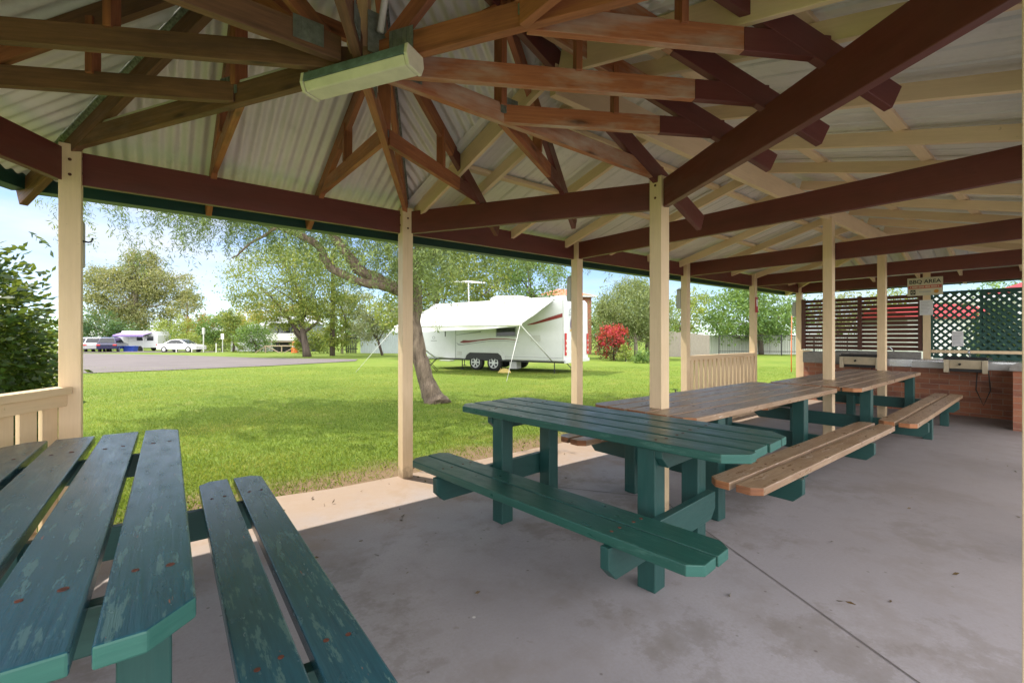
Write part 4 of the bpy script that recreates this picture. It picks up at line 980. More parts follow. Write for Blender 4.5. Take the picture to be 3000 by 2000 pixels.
# ------------------------------------------------------------------ caravan on the lawn
def caravan():
    c0 = site3(1.98, 17.4, 0); c0.z = gz(18.6)
    # local +x runs from the rear corner to the front, local +y points away from the shelter
    ux, uy = FY*(-.847)+FX*.532, -FX*(-.847)+FY*.532
    t = thing('caravan', 'long white caravan with a white awning parked on the lawn', 'caravan', tuple(c0), math.atan2(uy, ux))
    # the local y axis (90 deg left of x) must point away from the shelter; mirror sign kept in S
    S = -1 if (-uy*FX+ux*FY) < 0 else 1
    Y = lambda y: S*y
    W_ = 2.42; LN = 7.3
    prof = [(0, .48), (.03, 2.86), (.16, 3.0), (6.6, 2.94), (6.92, 2.76), (7.3, 1.6), (7.0, .48)]
    mb = MB(); mb.prism(prof if S > 0 else prof, (0, Y(0), 0), (1, 0, 0), (0, 0, 1), (0, Y(1), 0), W_); body = mb.build('body', M['caravan'], t, .06)
    mb = MB(); mb.prism([(.02, .42), (6.9, .42), (6.9, .485), (.02, .485)], (0, Y(.05), 0), (1, 0, 0), (0, 0, 1), (0, Y(1), 0), 2.3); mb.build('chassis', M['dark'], t)
    def panel(name, poly, mat, off=.006, th=.006, parent=None, bev=0):
        mb = MB(); mb.prism(poly, (0, Y(-off-th), 0), (1, 0, 0), (0, 0, 1), (0, Y(1), 0), th); return mb.build(name, mat, parent or t, bev)
    def rect(a, b_, c, d): return [(a, b_), (c, b_), (c, d), (a, d)]
    # wheel arch and wheels
    arch = [(2.80, .48), (2.86, .64), (3.02, .76), (4.50, .76), (4.68, .64), (4.74, .48)]
    panel('wheel_arch', arch, M['dark'], .002, .004)
    rim_ = [(2.66, .49), (2.75, .72), (2.98, .905), (4.59, .905), (4.85, .72), (4.94, .49), (4.75, .49), (4.69, .645), (4.51, .765), (3.01, .765), (2.85, .645), (2.79, .49)]
    panel('arch_trim', rim_[::-1], M['caravan'], .003, .03)
    for wx in (3.26, 4.2):
        for wy in (.12, 2.3):
            mb = MB(); mb.lathe((wx, Y(wy-.11), .345), (0, Y(1), 0), [(.20, 0), (.30, -.01), (.345, .03), (.345, .19), (.30, .22), (.2, .21)], 28); w = mb.build('wheel', M['rubber'], t, 0, True)
            if wy < 1:
                mb = MB(); mb.lathe((wx, Y(wy-.118), .345), (0, Y(1), 0), [(.05, -.006), (.05, .01)], 12)
                for k in range(6):
                    a = k*PI/3; mb.beam((wx+.03*math.cos(a), Y(wy-.116), .345+.03*math.sin(a)), (wx+.20*math.cos(a), Y(wy-.116), .345+.20*math.sin(a)), .06, .02, 0, up=(0, 1, 0))
                for k in range(24):
                    a, b2 = 2*PI*k/24, 2*PI*(k+1)/24; f = lambda q, r: (wx+r*math.cos(q), Y(wy-.123), .345+r*math.sin(q)); mb.poly([f(a, .20), f(b2, .20), f(b2, .235), f(a, .235)])
                mb.build('rim', M['rim'], w)
    # windows, doors, hatch lines, decals
    w = panel('window', rect(2.12, 1.44, 3.13, 1.85), M['grey'], .003, .02, None, .01); panel('pane', rect(2.18, 1.49, 3.07, 1.80), M['glass'], .024, .004, w)
    panel('window', rect(3.9, 2.05, 5.2, 2.4), M['glass'], .003, .012)
    d = panel('door', rect(5.30, .50, 5.98, 2.45), M['caravan'], .004, .012, None, .01)
    panel('door_window', rect(5.42, 1.75, 5.78, 2.15), M['maroondecal'], .018, .004, d); panel('handle', rect(5.86, 1.45, 5.90, 1.68), M['dark'], .018, .01, d)
    panel('door_edge', rect(5.285, .5, 5.30, 2.45), M['grey'], .003, .008); panel('entry_step', rect(5.35, .37, 5.95, .41), M['lightgrey'], .02, .30)
    def band(pts, name, mat):
        up = [(x, z+w/2) for x, z, w in pts]; dn = [(x, z-w/2) for x, z, w in pts]
        mb = MB()
        for i in range(len(pts)-1):
            mb.poly([(p[0], Y(-.008), p[1]) for p in (dn[i], dn[i+1], up[i+1], up[i])])
        mb.build(name, mat, t)
    band([(2.1, 1.30, .02), (2.6, 1.35, .035), (3.4, 1.35, .05), (4.1, 1.28, .06), (4.6, 1.23, .10), (4.85, 1.23, .13), (5.05, 1.19, .02)], 'swoosh_decal', M['maroondecal'])
    band([(2.0, 1.22, .01), (2.8, 1.28, .02), (3.6, 1.25, .02), (4.4, 1.15, .025), (4.9, 1.09, .03), (5.15, 1.10, .05), (5.24, 1.18, .02)], 'grey_decal', M['grey'])
    band([(3.9, 1.66, .05), (4.5, 1.6, .03), (5.25, 1.52, .015)], 'grey_decal', M['grey'])
    band([(.02, 2.28, .15), (.6, 2.14, .13), (1.25, 1.98, .08), (1.6, 1.92, .03)], 'swoosh_decal', M['maroondecal'])
    mb = MB()
    for k in range(20):
        a, b2 = 2*PI*k/20, 2*PI*(k+1)/20; f = lambda q, r: (6.58+r*math.cos(q), Y(-.008), 1.40+r*.8*math.sin(q)); mb.poly([f(a, .06), f(b2, .06), f(b2, .085), f(a, .085)])
    for k in range(5): mb.abox(6.40+k*.075, 6.40+k*.075+.055, Y(-.009) if S > 0 else .006, Y(-.006) if S > 0 else .009, 1.24, 1.275)
    mb.build('emblem', M['grey'], t)
    panel('vent', rect(1.0, 1.25, 1.45, 1.5), M['lightgrey'], .003, .012); panel('vent', rect(4.95, .62, 5.2, .8), M['lightgrey'], .003, .012)
    panel('skirt_line', rect(.05, .615, 2.7, .628), M['grey'], .002, .003); panel('corner_trim', rect(.0, .5, .05, 2.85), M['lightgrey'], .003, .006)
    panel('hatch', rect(.95, .75, 1.9, 1.05), M['caravan'], .002, .006, None, .002)
    # rear face
    def rpanel(name, y0, y1, z0, z1, mat, th=.02):
        mb = MB(); a, b2 = sorted((Y(y0), Y(y1))); mb.abox(-th-.005, -.003, a, b2, z0, z1, 0, 'z'); return mb.build(name, mat, t, .006)
    for y0 in (.08, 2.22):
        k = rpanel('tail_light', y0, y0+.13, .72, 1.58, M['red'], .03)
        for z in (.85, 1.05, 1.25): rpanel('lens', y0+.04, y0+.09, z, z+.08, M['white'], .036)
    rpanel('bumper', .03, 2.39, .42, .56, M['caravan'], .06); rpanel('number_plate', 1.05, 1.4, .62, .74, M['lightgrey'])
    mb = MB()
    for k in range(18):
        a0, a1 = PI*.5+PI*.95*k/18, PI*.5+PI*.95*(k+1)/18; f = lambda q, r: (-.008, Y(1.15-r*.55*math.cos(q)*-1), 1.95+r*.42*math.sin(q)); w0 = .03+.07*math.sin(PI*k/18)
        mb.poly([f(a0, 1), f(a1, 1), f(a1, 1-w0*2), f(a0, 1-w0*2)])
    mb.build('arc_decal', M['violet'], t)
    mb = MB(); mb.poly([(-.008, Y(y), z) for y, z in ((.55, 1.66), (1.75, 1.62), (1.75, 1.67), (.6, 1.74))]); mb.build('gold_decal', M['gold'], t)
    mb = MB()
    for k in range(20):
        a, b2 = 2*PI*k/20, 2*PI*(k+1)/20; f = lambda q, r: (-.008, Y(.62+r*math.cos(q)), 2.45+r*.8*math.sin(q)); mb.poly([f(a, .09), f(b2, .09), f(b2, .12), f(a, .12)])
    for k in range(6): mb.poly([(-.008, Y(.46+k*.06+a), z) for a, z in ((0, 2.28), (.045, 2.28), (.045, 2.32), (0, 2.32))])
    mb.build('emblem', M['grey'], t)
    # roof gear
    mb = MB(); mb.prism([(2.35, 2.93), (2.35, 3.12), (2.5, 3.2), (3.6, 3.24), (3.9, 3.17), (4.02, 2.93)], (0, Y(.75), 0), (1, 0, 0), (0, 0, 1), (0, Y(1), 0), .9); mb.build('air_conditioner', M['white'], t, .03)
    mb = MB(); mb.prism([(.35, 2.95), (.45, 3.1), (1.0, 3.1), (1.1, 2.95)], (0, Y(.9), 0), (1, 0, 0), (0, 0, 1), (0, Y(1), 0), .6); mb.build('roof_hatch', M['white'], t, .02)
    mb = MB(); mb.tube([(5.25, Y(.9), 2.9), (5.27, Y(.9), 3.95)], .028, 8); mb.tube([(5.9, Y(.6), 3.99), (5.27, Y(.9), 3.97), (4.55, Y(1.2), 3.91)], [.02, .05, .02], 8)
    mb.tube([(5.05, Y(.5), 3.97), (5.5, Y(1.3), 3.97)], .014, 6); mb.build('antenna', M['white'], t, 0, True)
    # awning
    A0, A1, OUT = .48, 6.5, 2.42; nx = 14; ny = 6; mb = MB()
    def aw(u, v): return V((A0+(A1-A0)*u, Y(-OUT*v), 2.87-1.0*v-.05*math.sin(PI*v)-.02*math.sin(PI*u)*v))
    for i in range(nx):
        for j in range(ny): mb.poly([aw(i/nx, j/ny), aw((i+1)/nx, j/ny), aw((i+1)/nx, (j+1)/ny), aw(i/nx, (j+1)/ny)])
    a_ = mb.build('awning', M['vinyl'], t, 0, 'open'); md = a_.modifiers.new('thickness', 'SOLIDIFY'); md.thickness = .004
    mb = MB()
    for i in range(24):
        dz = lambda u: -.22-.04*math.sin(u*9)-.05*u*0; dy = lambda u: .03*math.sin(u*23)
        u0, u1 = i/24, (i+1)/24; p, q = aw(u0, 1), aw(u1, 1)
        sh = lambda u: min(1, .2+u*1.5)
        mb.poly([p, q, q+V((0, Y(dy(u1)), dz(u1)*sh(u1))), p+V((0, Y(dy(u0)), dz(u0)*sh(u0)))])
    v_ = mb.build('valance', M['vinyl'], a_, 0, 'open')
    mb = MB(); mb.tube([aw(0, 1)+V((-.05, 0, -.01)), aw(1, 1)+V((.05, 0, -.01))], .035, 10); mb.build('roller', M['white'], a_, 0, True)
    for x, u in ((A0, 0), (A1, 1)):
        mb = MB(); o_ = aw(u, 1); mb.tube([(x, Y(-.03), 2.83), (x, o_.y, o_.z)], .022, 8); mb.tube([(x-.0, o_.y, o_.z-.02), (x, Y(-.03), .5)], .026, 8); mb.build('awning_arm', M['lightgrey'], a_, 0, True)
        mb = MB(); dx = -.6 if u == 0 else 2.0; zg = -.0
        g = V((x+dx*.55, o_.y+Y(-1.4 if u == 0 else -1.1), .02)); mb.tube([(x, o_.y, o_.z), g], .008, 5); mb.build('guy_rope', M['white'], a_, 0, True)
    mb = MB()
    for x, y in ((.45, .1), (.45, 2.3), (5.0, .1), (6.6, 2.3)): mb.tube([(x, Y(y), .48), (x, Y(y), .02)], .022, 6); mb.abox(x-.07, x+.07, Y(y)-.07, Y(y)+.07, 0, .025)
    mb.build('jack_stand', M['dark'], t); mb = MB(); mb.tube([(.1, Y(.4), .44), (-.5, Y(.1), .03)], .02, 6); mb.build('stay_bar', M['dark'], t)
    mb = MB(); mb.tube([(6.9, Y(1.2), .46), (8.3, Y(1.2), .46)], .05, 6); mb.tube([(8.0, Y(1.2), .5), (8.0, Y(1.2), .06)], .03, 6); mb.build('drawbar', M['dark'], t)
    mb = MB(); mb.abox(2.25, 2.6, Y(.4)-.18, Y(.4)+.18, .12, .46); mb.build('water_tank', M['lightgrey'], t)
    # things beside it
    def w(x, y, z=0): return t.matrix_basis @ V((x, Y(y), z))
    return w
bpy.context.view_layer.update()
cw = caravan()
p = cw(2.35, -.55); q = thing('levelling_ramp', 'yellow curved plastic ramp on the grass by the caravan wheels', 'ramp', tuple(p), YAW)
mb = MB(); mb.prism([(-.28, 0), (.28, 0), (.22, .09), (.1, .17), (-.05, .18), (-.18, .12)], (0, -.1, 0), (1, 0, 0), (0, 0, 1), (0, 1, 0), .2); mb.build('ramp_body', M['yellow'], q, .01)
mb = MB()
for k in range(5): mb.abox(-.16+k*.08, -.14+k*.08, -.104, .104, .10, .185)
mb.build('tread', M['yellow'], q)
def camp_chair(loc, rz):
    t = thing('folding_chair', 'blue folding camp chair beside the caravan door', 'chair', loc, rz)
    for sx in (-.25, .25):
        mb = MB(); mb.tube([(sx, -.28, 0), (sx, .22, .46), (sx, .34, .92)], .013, 6); mb.tube([(sx, .28, 0), (sx, -.26, .46)], .013, 6); mb.tube([(sx, -.26, .46), (sx, -.26, .64), (sx, .27, .64)], .013, 6); mb.build('leg_frame', M['dark'], t, 0, True)
    mb = MB(); mb.box((0, -.02, .44), (1, 0, 0), (0, 1, 0), (0, 0, 1), .5, .48, .012); mb.build('seat', M['blue'], t)
    mb = MB(); mb.box((0, .285, .70), (1, 0, 0), (0, .26, .966), (0, -.966, .26), .5, .44, .012); mb.build('backrest', M['blue'], t)
camp_chair(tuple(cw(6.6, -1.2)), YAW+.7)
t = thing('folding_table', 'small folding camp table beside the caravan door', 'camp table', tuple(cw(5.55, -1.3)), YAW)
mb = MB(); mb.box((0, 0, .55), (1, 0, 0), (0, 1, 0), (0, 0, 1), .6, .45, .02); mb.build('tabletop', M['grey'], t)
for sy in (-.18, .18):
    mb = MB(); mb.tube([(-.26, sy, 0), (.24, sy, .54)], .012, 6); mb.tube([(.26, sy, 0), (-.24, sy, .54)], .012, 6); mb.build('leg', M['dark'], t, 0, True)

# ------------------------------------------------------------------ far vehicles
def car(name, label, lat, dep, rz, paint, kind='sedan', group='cars parked across the road', h0=0):
    t = thing(name, label, 'car', tuple(site3(lat, dep, h0)), YAW+rz, group)
    if kind == 'sedan':
        low = [(-2.2, .30), (-2.2, .72), (-2.05, .93), (-1.35, .97), (.75, .95), (1.75, .84), (2.15, .66), (2.2, .30)]
        cab = [(-1.55, .95), (-.75, 1.38), (-.2, 1.45), (.25, 1.42), (1.15, .93)]; wx = (-1.35, 1.32); gl = [(-1.25, .98), (-.68, 1.33), (-.2, 1.39), (.2, 1.36), (.92, .96)]
    else:
        low = [(-2.15, .38), (-2.2, .85), (-2.1, 1.05), (1.0, 1.05), (1.95, .95), (2.15, .75), (2.2, .38)]
        cab = [(-2.08, 1.03), (-1.9, 1.60), (-1.5, 1.68), (.1, 1.66), (.95, 1.04)]; wx = (-1.35, 1.35); gl = [(-1.8, 1.08), (-1.72, 1.55), (-1.4, 1.59), (.06, 1.57), (.72, 1.07)]
    mb = MB(); mb.prism(low, (0, .88, 0), (1, 0, 0), (0, 0, 1), (0, -1, 0), 1.76)
    k0 = len(cab)
    A = [V((x, -.82+.0+(z-.95)*.28, z)) for x, z in cab]; B = [V((x, .82-(z-.95)*.28, z)) for x, z in cab]
    for i in range(k0-1): mb.poly([A[i], A[i+1], B[i+1], B[i]])
    mb.poly(A[::-1]); mb.poly(B); mb.poly([A[0], B[0], B[-1], A[-1]])
    body = mb.build('body', paint, t, .05)
    for s in (-1, 1):
        mb = MB(); pts = [V((x, s*(.835-(z-.95)*.28), z)) for x, z in gl]; mb.poly(pts); mb.poly([p+V((0, -s*.012, 0)) for p in pts][::-1]); mb.build('side_window', M['glass'], t)
    for (i, j) in ((0, 1), (k0-2, k0-1)):
        a, b_, c, d = A[i], A[j], B[j], B[i]; cen = (a+b_+c+d)/4; n = (b_-a).cross(d-a).normalized(); n = n if n.dot(cen-V((0, 0, .9))) > 0 else -n
        mb = MB(); mb.poly([cen+(p-cen)*.86+n*.012 for p in (a, b_, c, d)]); mb.build('windscreen', M['glass'], t)
    for x in wx:
        for s in (-1, 1):
            mb = MB(); mb.lathe((x, s*.70, .32), (0, s, 0), [(.2, 0), (.32, .01), (.32, .18), (.26, .20)], 20); w = mb.build('wheel', M['rubber'], t, 0, True)
            mb = MB(); mb.lathe((x, s*.888, .32), (0, s, 0), [(.05, .02), (.2, .016), (.205, .0)], 14); mb.build('rim', M['rim'], w)
    for s in (-1, 1):
        mb = MB(); mb.abox(-2.215, -2.0, s*.70-.17, s*.70+.17, .74, .90); mb.build('tail_light', M['red'], t, .02)
        mb = MB(); mb.abox(1.98, 2.2, s*.66-.18, s*.66+.18, .60, .73); mb.build('headlight', M['white'], t, .02)
    return t
car('parked_car', 'white sedan parked side-on across the road', -37.0, 51, 0, M['carwhite'], 'sedan', None)
car('parked_car', 'dark navy four-wheel drive right of the silver cars', -45.6, 52, math.radians(117), M['navy'], 'suv')
car('parked_car', 'silver car parked against the navy four-wheel drive', -47.6, 52.4, math.radians(120), M['silver'], 'suv')
car('parked_car', 'silver wagon half hidden behind the other silver car', -49.6, 53.2, math.radians(122), M['silver'], 'suv')
car('parked_car', 'dark low car farthest left of the row next to the post', -51.6, 53.6, math.radians(122), M['navy'], 'sedan')
def far_van(label, lat, dep, rz, ln, awn=True):
    t = thing('touring_caravan', label, 'caravan', tuple(site3(lat, dep)), YAW+rz, 'caravans across the road')
    mb = MB(); mb.prism([(-ln/2+.4, .42), (ln/2, .42), (ln/2, 1.9), (ln/2-.3, 2.45), (-ln/2+.5, 2.5), (-ln/2-.1, 1.4), (-ln/2-.1, 1.0)], (0, 1.1, 0), (1, 0, 0), (0, 0, 1), (0, -1, 0), 2.2); mb.build('body', M['caravan'], t, .05)
    mb = MB(); mb.prism([(-ln/2+.7, .6), (-ln/2+1.35, .6), (-ln/2+1.35, 2.2), (-ln/2+.7, 2.2)], (0, -1.105, 0), (1, 0, 0), (0, 0, 1), (0, -1, 0), .01); mb.build('door', M['lightgrey'], t)
    for x in (-.1, ln/2-1.3):
        mb = MB(); mb.prism([(x, 1.3), (x+.8, 1.3), (x+.8, 1.85), (x, 1.85)], (0, -1.105, 0), (1, 0, 0), (0, 0, 1), (0, -1, 0), .012); mb.build('window', M['glass'], t)
    for s in (-1, 1):
        mb = MB(); mb.lathe((.3, s*.95, .32), (0, s, 0), [(.2, 0), (.32, .02), (.32, .16), (.2, .18)], 16); mb.build('wheel', M['rubber'], t, 0, True)
    if awn:
        mb = MB(); mb.prism([(-1.1, 2.30), (-2.4, 1.98), (-2.4, 1.78), (-2.37, 1.78), (-2.37, 1.94), (-1.1, 2.26)], (-ln/2+.5, 0, 0), (0, 1, 0), (0, 0, 1), (1, 0, 0), ln-1.2); mb.build('awning', M['purple'], t)
        for x in (-ln/2+.55, ln/2-.75):
            mb = MB(); mb.tube([(x, -2.36, 1.9), (x, -2.36, 0)], .025, 6); mb.build('awning_pole', M['lightgrey'], t)
    return t
far_van('white caravan with a purple awning under the great gum', -46.0, 57, 0, 4.9)
far_van('white caravan half hidden by the leafy bush, farther left', -68, 63, math.radians(-25), 5.2, False)
far_van('grey-white caravan just left of the leftmost post', -62, 66, math.radians(20), 5.0, False)
t = thing('storage_tub', 'blue plastic tub standing in front of the purple awning', 'tub', tuple(site3(-44.6, 53.2)), YAW)
mb = MB(); mb.prism([(-.55, 0), (.55, 0), (.65, .62), (-.65, .62)], (0, .35, 0), (1, 0, 0), (0, 0, 1), (0, -1, 0), .7); mb.build('tub_body', M['blue'], t, .03)
mb = MB(); mb.abox(-.68, .68, -.38, .38, .62, .67); mb.build('lid', M['blue'], t, .01)

# ------------------------------------------------------------------ buildings, fences, signs
def hip_house(name, label, lat, dep, rz, lx, ly, h, rise, wall, roof, eav=.5):
    t = thing(name, label, 'house', tuple(site3(lat, dep)), YAW+rz)
    mb = MB(); mb.abox(-lx/2, lx/2, -ly/2, ly/2, -.3, h, 0, 'x'); mb.build('wall', wall, t)
    a, b_ = lx/2+eav, ly/2+eav; rl = max(.3, a-b_); e = [V((-a, -b_, h)), V((a, -b_, h)), V((a, b_, h)), V((-a, b_, h))]; r = [V((-rl, 0, h+rise)), V((rl, 0, h+rise))]
    mb = MB(); mb.poly([e[0], e[1], r[1], r[0]]); mb.poly([e[2], e[3], r[0], r[1]]); mb.poly([e[1], e[2], r[1]]); mb.poly([e[3], e[0], r[0]]); mb.poly(e[::-1]); mb.build('roof', roof, t)
    mb = MB(); mb.abox(-a, a, -b_-.09, -b_-.002, h-.10, h+.04); mb.build('gutter', M['lightgrey'], t)
    for x in (-lx*.28, lx*.22):
        mb = MB(); mb.abox(x-.6, x+.6, -ly/2-.03, -ly/2-.004, h-1.6, h-.5); w = mb.build('window', M['white'], t)
        mb = MB(); mb.abox(x-.52, x+.52, -ly/2-.04, -ly/2-.032, h-1.52, h-.58); mb.build('pane', M['glass'], w)
    return t
hip_house('brick_house', 'two-storey brick house with terracotta roof behind the caravan', 4.9, 46, .1, 5, 5, 5.55, .95, M['brick'], M['tile'])
hip_house('red_roofed_house', 'house with a red roof high above the lattice', 41.5, 33, -.5, 9, 7, 4.75, 1.8, M['cladding'], M['redsheet'])
hip_house('pale_roofed_house', 'pale house with a grey roof behind the round bush', -30.5, 58, 0, 7, 6, 2.75, .9, M['cladding'], M['roofgrey'])
t = thing('raised_cabin', 'white raised cabin with a balcony behind the forked tree', 'cabin', tuple(site3(-26.4, 54)), YAW)
mb = MB(); mb.abox(-2.4, 2.4, 0, 4, 1.25, 3.3); mb.build('wall', M['grey'], t)
mb = MB(); mb.prism([(-2.7, 3.3), (2.7, 3.3), (0, 4.2)], (0, 4.2, 0), (1, 0, 0), (0, 0, 1), (0, -1, 0), 5.6); mb.build('roof', M['roofgrey'], t)
mb = MB(); mb.abox(-2.4, 2.4, -1.2, 4, 1.12, 1.24); mb.build('deck', M['rail'], t)
mb = MB(); mb.abox(-2.2, 2.2, .4, 3.6, -.2, 1.1); mb.build('undercroft', M['dark'], t)
for x in (-2.3, -.8, .8, 2.3):
    mb = MB(); mb.abox(x-.07, x+.07, -1.17, -1.03, -.2, 3.28, 0, 'z'); mb.build('post', M['dark'], t)
mb = MB(); mb.abox(-2.35, 2.35, -1.21, -1.18, 1.30, 2.15); mb.build('balustrade', M['white'], t)
mb = MB(); mb.abox(-1.0, .1, -.03, -.005, 1.5, 2.9); mb.build('window', M['glass'], t)
def sheet_fence(label, p0, p1, h, mat, name='sheet_fence', rib=.2, depth=.03):
    a, b_ = site3(*p0), site3(*p1); d = b_-a; ln = d.length; ang = math.atan2(d.y, d.x)
    t = thing(name, label, 'fence', tuple(a), ang); sl = (b_.z-a.z)/ln; mb = MB(); n = int(ln/rib)
    for i in range(n):
        x = ln*i/n; w = ln/n; z = sl*x
        for (q0, q1, yy0, yy1) in ((0, .35, 0, 0), (.35, .5, 0, depth), (.5, .85, depth, depth), (.85, 1, depth, 0)):
            mb.poly([(x+w*q0, yy0, z), (x+w*q1, yy1, z), (x+w*q1, yy1, z+h), (x+w*q0, yy0, z+h)])
    o = mb.build('panel', mat, t); md = o.modifiers.new('thickness', 'SOLIDIFY'); md.thickness = .01
    for k in range(int(ln/2.4)+1):
        x = min(k*2.4, ln-.05); mb = MB(); mb.abox(x-.03, x+.03, -.05, .07, sl*x-.1, sl*x+h+.02, 0, 'z'); mb.build('post', mat, t)
    mb = MB(); mb.beam((0, .015, h), (ln, .015, h+sl*ln), .06, .05); mb.build('top_rail', mat, t)
    return t
sheet_fence('pale blue-grey sheet fence left of the caravan', (-15.6, 47), (-4.5, 44), 2.05, M['fence'])
sheet_fence('pale cream-green sheet fence behind the spreading tree', (17.2, 44), (34, 41), 1.75, M['fencegreen'])
t = thing('slatted_gate', 'dark slatted gate at the end of the pale fence', 'gate', tuple(site3(-16.6, 47)), YAW)
for i in range(6):
    mb = MB(); mb.abox(-.55+i*.19, -.55+i*.19+.13, -.02, .02, 0, 1.9, 0, 'z'); mb.build('slat', M['dark'], t)
mb = MB(); mb.abox(-.6, .65, .022, .06, .4, .5); mb.abox(-.6, .65, .022, .06, 1.5, 1.6); mb.build('rail', M['dark'], t)
t = thing('paling_fence', 'grey timber paling fence left of the cream fence', 'fence', tuple(site3(12.1, 36)), YAW)
mb = MB()
for i in range(30):
    h = 2.05-.012*i+R.uniform(-.03, .03); mb.abox(i*.118, i*.118+.105, -.012, .012, -.1, h, 0, 'z')
mb.build('palings', M['paling'], t)
mb = MB(); mb.abox(0, 3.5, .014, .06, .4, .5); mb.abox(0, 3.5, .014, .06, 1.4, 1.5); mb.build('rail', M['paling'], t)
# pool-type fence
a, b_ = site3(18.2, 40), site3(28, 38); d = b_-a; t = thing('bar_fence', 'thin black bar fence standing before the cream fence', 'fence', tuple(a), math.atan2(d.y, d.x)); ln = d.length; sl = d.z/ln
for z in (.35, 1.72):
    mb = MB(); mb.beam((0, 0, z), (ln, 0, z+sl*ln), .045, .05); mb.build('rail', M['dark'], t)
mb = MB()
for i in range(int(ln/.14)): mb.abox(i*.14-.007, i*.14+.007, -.007, .007, .2+sl*i*.14, 1.72+sl*i*.14, 0, 'z')
mb.build('bars', M['dark'], t)
for i in range(5):
    x = i*ln/4; mb = MB(); mb.abox(x-.035, x+.035, -.035, .035, sl*x, 1.8+sl*x, 0, 'z'); mb.build('post', M['dark'], t)
mb = MB(); p = site3(11.48, 18.7); mb.tube([p, p+V((0, 0, 1.1)), p+V((.02, -.01, 2.3))], [.018, .016, .010], 8); tag(mb.build('marker_pole', M['orange'], None, 0, True), 'thin orange marker pole standing on the lawn', 'pole')
# timber rail fence, orange barrel, sign posts
t = thing('rail_fence', 'low timber rail fence with diagonal braces before the cabin', 'fence', tuple(site3(-26.4, 48)), YAW)
mb = MB(); mb.tube([(.3, 0, .72), (4.0, 0, .72)], .06, 8); mb.build('rail', M['rail'], t)
for x in (.4, 2.1, 3.9):
    mb = MB(); mb.tube([(x, 0, -.1), (x, 0, .75)], .06, 8); mb.build('post', M['rail'], t)
for x0, x1 in ((-.7, .4), (1.9, .5), (2.3, 3.8)):
    mb = MB(); mb.tube([(x0, 0, .0), (x1, 0, .70)], .05, 8); mb.build('brace', M['rail'], t)
t = thing('orange_barrel', 'orange plastic barrel behind the forked tree trunk', 'barrel', tuple(site3(-22.9, 48)), 0)
mb = MB(); mb.lathe((0, 0, 0), (0, 0, 1), [(.36, 0), (.38, .08), (.34, .1), (.33, .5), (.30, .52), (.29, .95), (.22, 1.15), (.1, 1.2)], 18); mb.build('drum', M['orange'], t, .01)
mb = MB(); mb.lathe((0, 0, .6), (0, 0, 1), [(.30, 0), (.312, .01), (.305, .14), (.29, .15)], 18); mb.build('band', M['lightgrey'], t)
t = thing('sign_post', 'slim grey post with a small white sign beside the road', 'sign', tuple(site3(-31.8, 50)), YAW)
mb = MB(); mb.tube([(0, 0, 0), (0, 0, 2.0)], .045, 8); mb.build('pole', M['lightgrey'], t); mb = MB(); mb.abox(-.17, .17, -.055, -.04, 1.45, 2.05); mb.build('sign_board', M['white'], t, .01)
t = thing('power_pedestal', 'slim pale green power post right of the white car', 'post', tuple(site3(-33.9, 50)), YAW)
mb = MB(); mb.tube([(0, 0, 0), (0, 0, 2.3)], .06, 8); mb.build('pole', M['lightgrey'], t); mb = MB(); mb.abox(-.12, .12, -.1, .1, 2.0, 2.55); mb.build('box', M['lightgrey'], t, .02); mb = MB(); mb.lathe((0, 0, 2.55), (0, 0, 1), [(.16, 0), (.16, .06), (.03, .14)], 12); mb.build('cap', M['lightgrey'], t)
pr = None
for la, lab in ((-34.9, 'short white bollard before the white car bonnet'), (-36.6, 'short white bollard before the white car door'), (-31.9+.0, 'short white bollard just left of the small sign')):
    if la == -31.9: la = -32.25
    if pr is None:
        pr = thing('bollard', lab, 'bollard', tuple(site3(la, 49.6)), 0, 'short white bollards by the road'); mb = MB(); mb.tube([(0, 0, -.05), (0, 0, 1.0)], .05, 10); mb.build('stem', M['white'], pr)
        mb = MB(); mb.lathe((0, 0, 1.0), (0, 0, 1), [(.055, 0), (.05, .03), (.01, .05)], 10); mb.build('cap', M['dark'], pr)
    else: dup(pr, tuple(site3(la, 49.6)), 0, lab)
# red-roofed shed glimpsed through the screens
t = thing('red_topped_shed', 'pale shed with a bright red roof seen through the screens', 'shed', tuple(site3(13.9, 14.5)), YAW-.1)
mb = MB(); mb.abox(-1.2, 1.35, 0, 2.2, -.1, 1.98, 0, 'x'); mb.build('wall', M['fencegreen'], t)
mb = MB(); mb.prism([(-.12, 1.99), (-.12, 2.06), (1.15, 2.52), (2.4, 2.06), (2.4, 1.99)], (-1.35, 0, 0), (0, 1, 0), (0, 0, 1), (1, 0, 0), 2.9); mb.build('roof', M['redsheet'], t)
mb = MB(); mb.abox(-.5, .3, -.02, -.003, .0, 1.8); mb.build('door', M['lightgrey'], t)
t = thing('tool_shed', 'low grey-roofed shed standing behind the lattice and red shed', 'shed', tuple(site3(22.5, 19.5)), YAW-.3)
mb = MB(); mb.abox(-3, 3, 0, 3, -.1, 3.0); mb.build('wall', M['cladding'], t); mb = MB(); mb.prism([(-.3, 3.0), (3.3, 3.0), (3.3, 3.12), (-.3, 3.3)], (-3.3, 0, 0), (0, 1, 0), (0, 0, 1), (1, 0, 0), 6.6); mb.build('roof', M['roofgrey'], t)

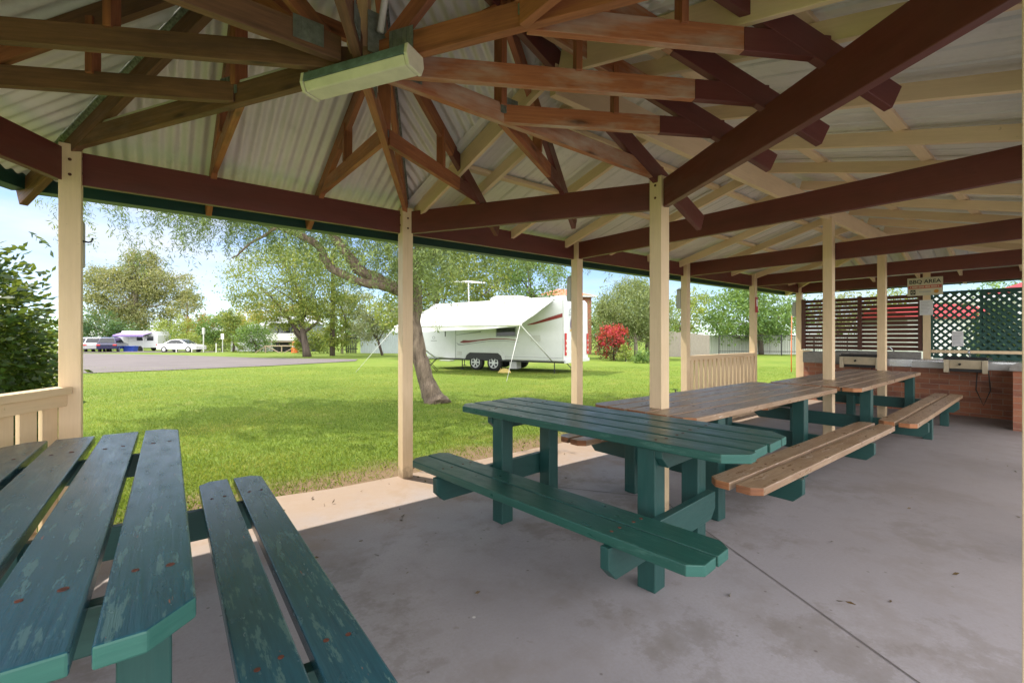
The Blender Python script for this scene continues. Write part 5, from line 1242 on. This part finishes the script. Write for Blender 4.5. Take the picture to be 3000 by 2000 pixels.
# ------------------------------------------------------------------ light, sky, camera
EL, AZ = math.radians(60), math.atan2(-.45, 1)
sd = V((math.sin(AZ)*math.cos(EL), math.cos(AZ)*math.cos(EL), math.sin(EL)))
sun = bpy.data.lights.new('sun', 'SUN'); sun.energy = 2.95; sun.angle = math.radians(.55); sun.color = (1, .93, .82)
so = bpy.data.objects.new('sun', sun); C.objects.link(so); so.rotation_euler = sd.to_track_quat('Z', 'Y').to_euler()
w = bpy.data.worlds.new('World'); bpy.context.scene.world = w; w.use_nodes = True; nt = w.node_tree; nt.nodes.clear()
out = N(nt, 'OutputWorld'); bg = N(nt, 'Background'); bg.inputs[1].default_value = .10
sky = N(nt, 'TexSky', sky_type='NISHITA'); sky.sun_disc = False; sky.sun_elevation = EL; sky.sun_rotation = AZ; sky.dust_density = .15; sky.air_density = .62; sky.ozone_density = 1.6
tc = N(nt, 'TexCoord'); mp = N(nt, 'Mapping'); mp.inputs['Scale'].default_value = (1.2, 1.2, 4.5); mp.inputs['Location'].default_value = (.35, .1, .3); nt.links.new(tc.outputs['Generated'], mp.inputs[0])
cl = ramp(nt, noise(nt, mp.outputs[0], 1.7, 7, .55), [(.45, (0, 0, 0)), (.66, (1, 1, 1))])
# unseen bright cloud bank, added behind the camera to light the shelter's inside
dt = N(nt, 'VectorMath', operation='DOT_PRODUCT'); dt.inputs[1].default_value = (-.38, -.92, .12); nt.links.new(tc.outputs['Generated'], dt.inputs[0])
mr = N(nt, 'MapRange', interpolation_type='SMOOTHSTEP'); mr.inputs[1].default_value = -.2; mr.inputs[2].default_value = .42; nt.links.new(dt.outputs['Value'], mr.inputs[0])
ccol = mix(nt, mr.outputs[0], (4.3, 4.4, 4.55), (17.5, 17.0, 17.0))
mx = N(nt, 'Math', operation='MAXIMUM'); nt.links.new(cl, mx.inputs[0]); nt.links.new(mr.outputs[0], mx.inputs[1])
nt.links.new(mix(nt, mx.outputs[0], sky.outputs[0], ccol), bg.inputs[0]); nt.links.new(bg.outputs[0], out.inputs[0])
cam = bpy.data.cameras.new('camera'); cam.sensor_width = 36; cam.lens = 15.996; cam.shift_y = -.005; cam.clip_start = .05; cam.clip_end = 3000
co = bpy.data.objects.new('camera', cam); C.objects.link(co); co.location = CAM; co.rotation_euler = (PI/2, 0, YAW)
sc_ = bpy.context.scene; sc_.camera = co
vs = sc_.view_settings; vs.view_transform = 'Standard'; vs.look = 'None'; vs.exposure = 1.25; vs.gamma = 1
sc_.render.engine = 'CYCLES'; sc_.cycles.max_bounces = 10; sc_.cycles.diffuse_bounces = 6; sc_.cycles.use_denoising = True; sc_.cycles.sample_clamp_indirect = 8
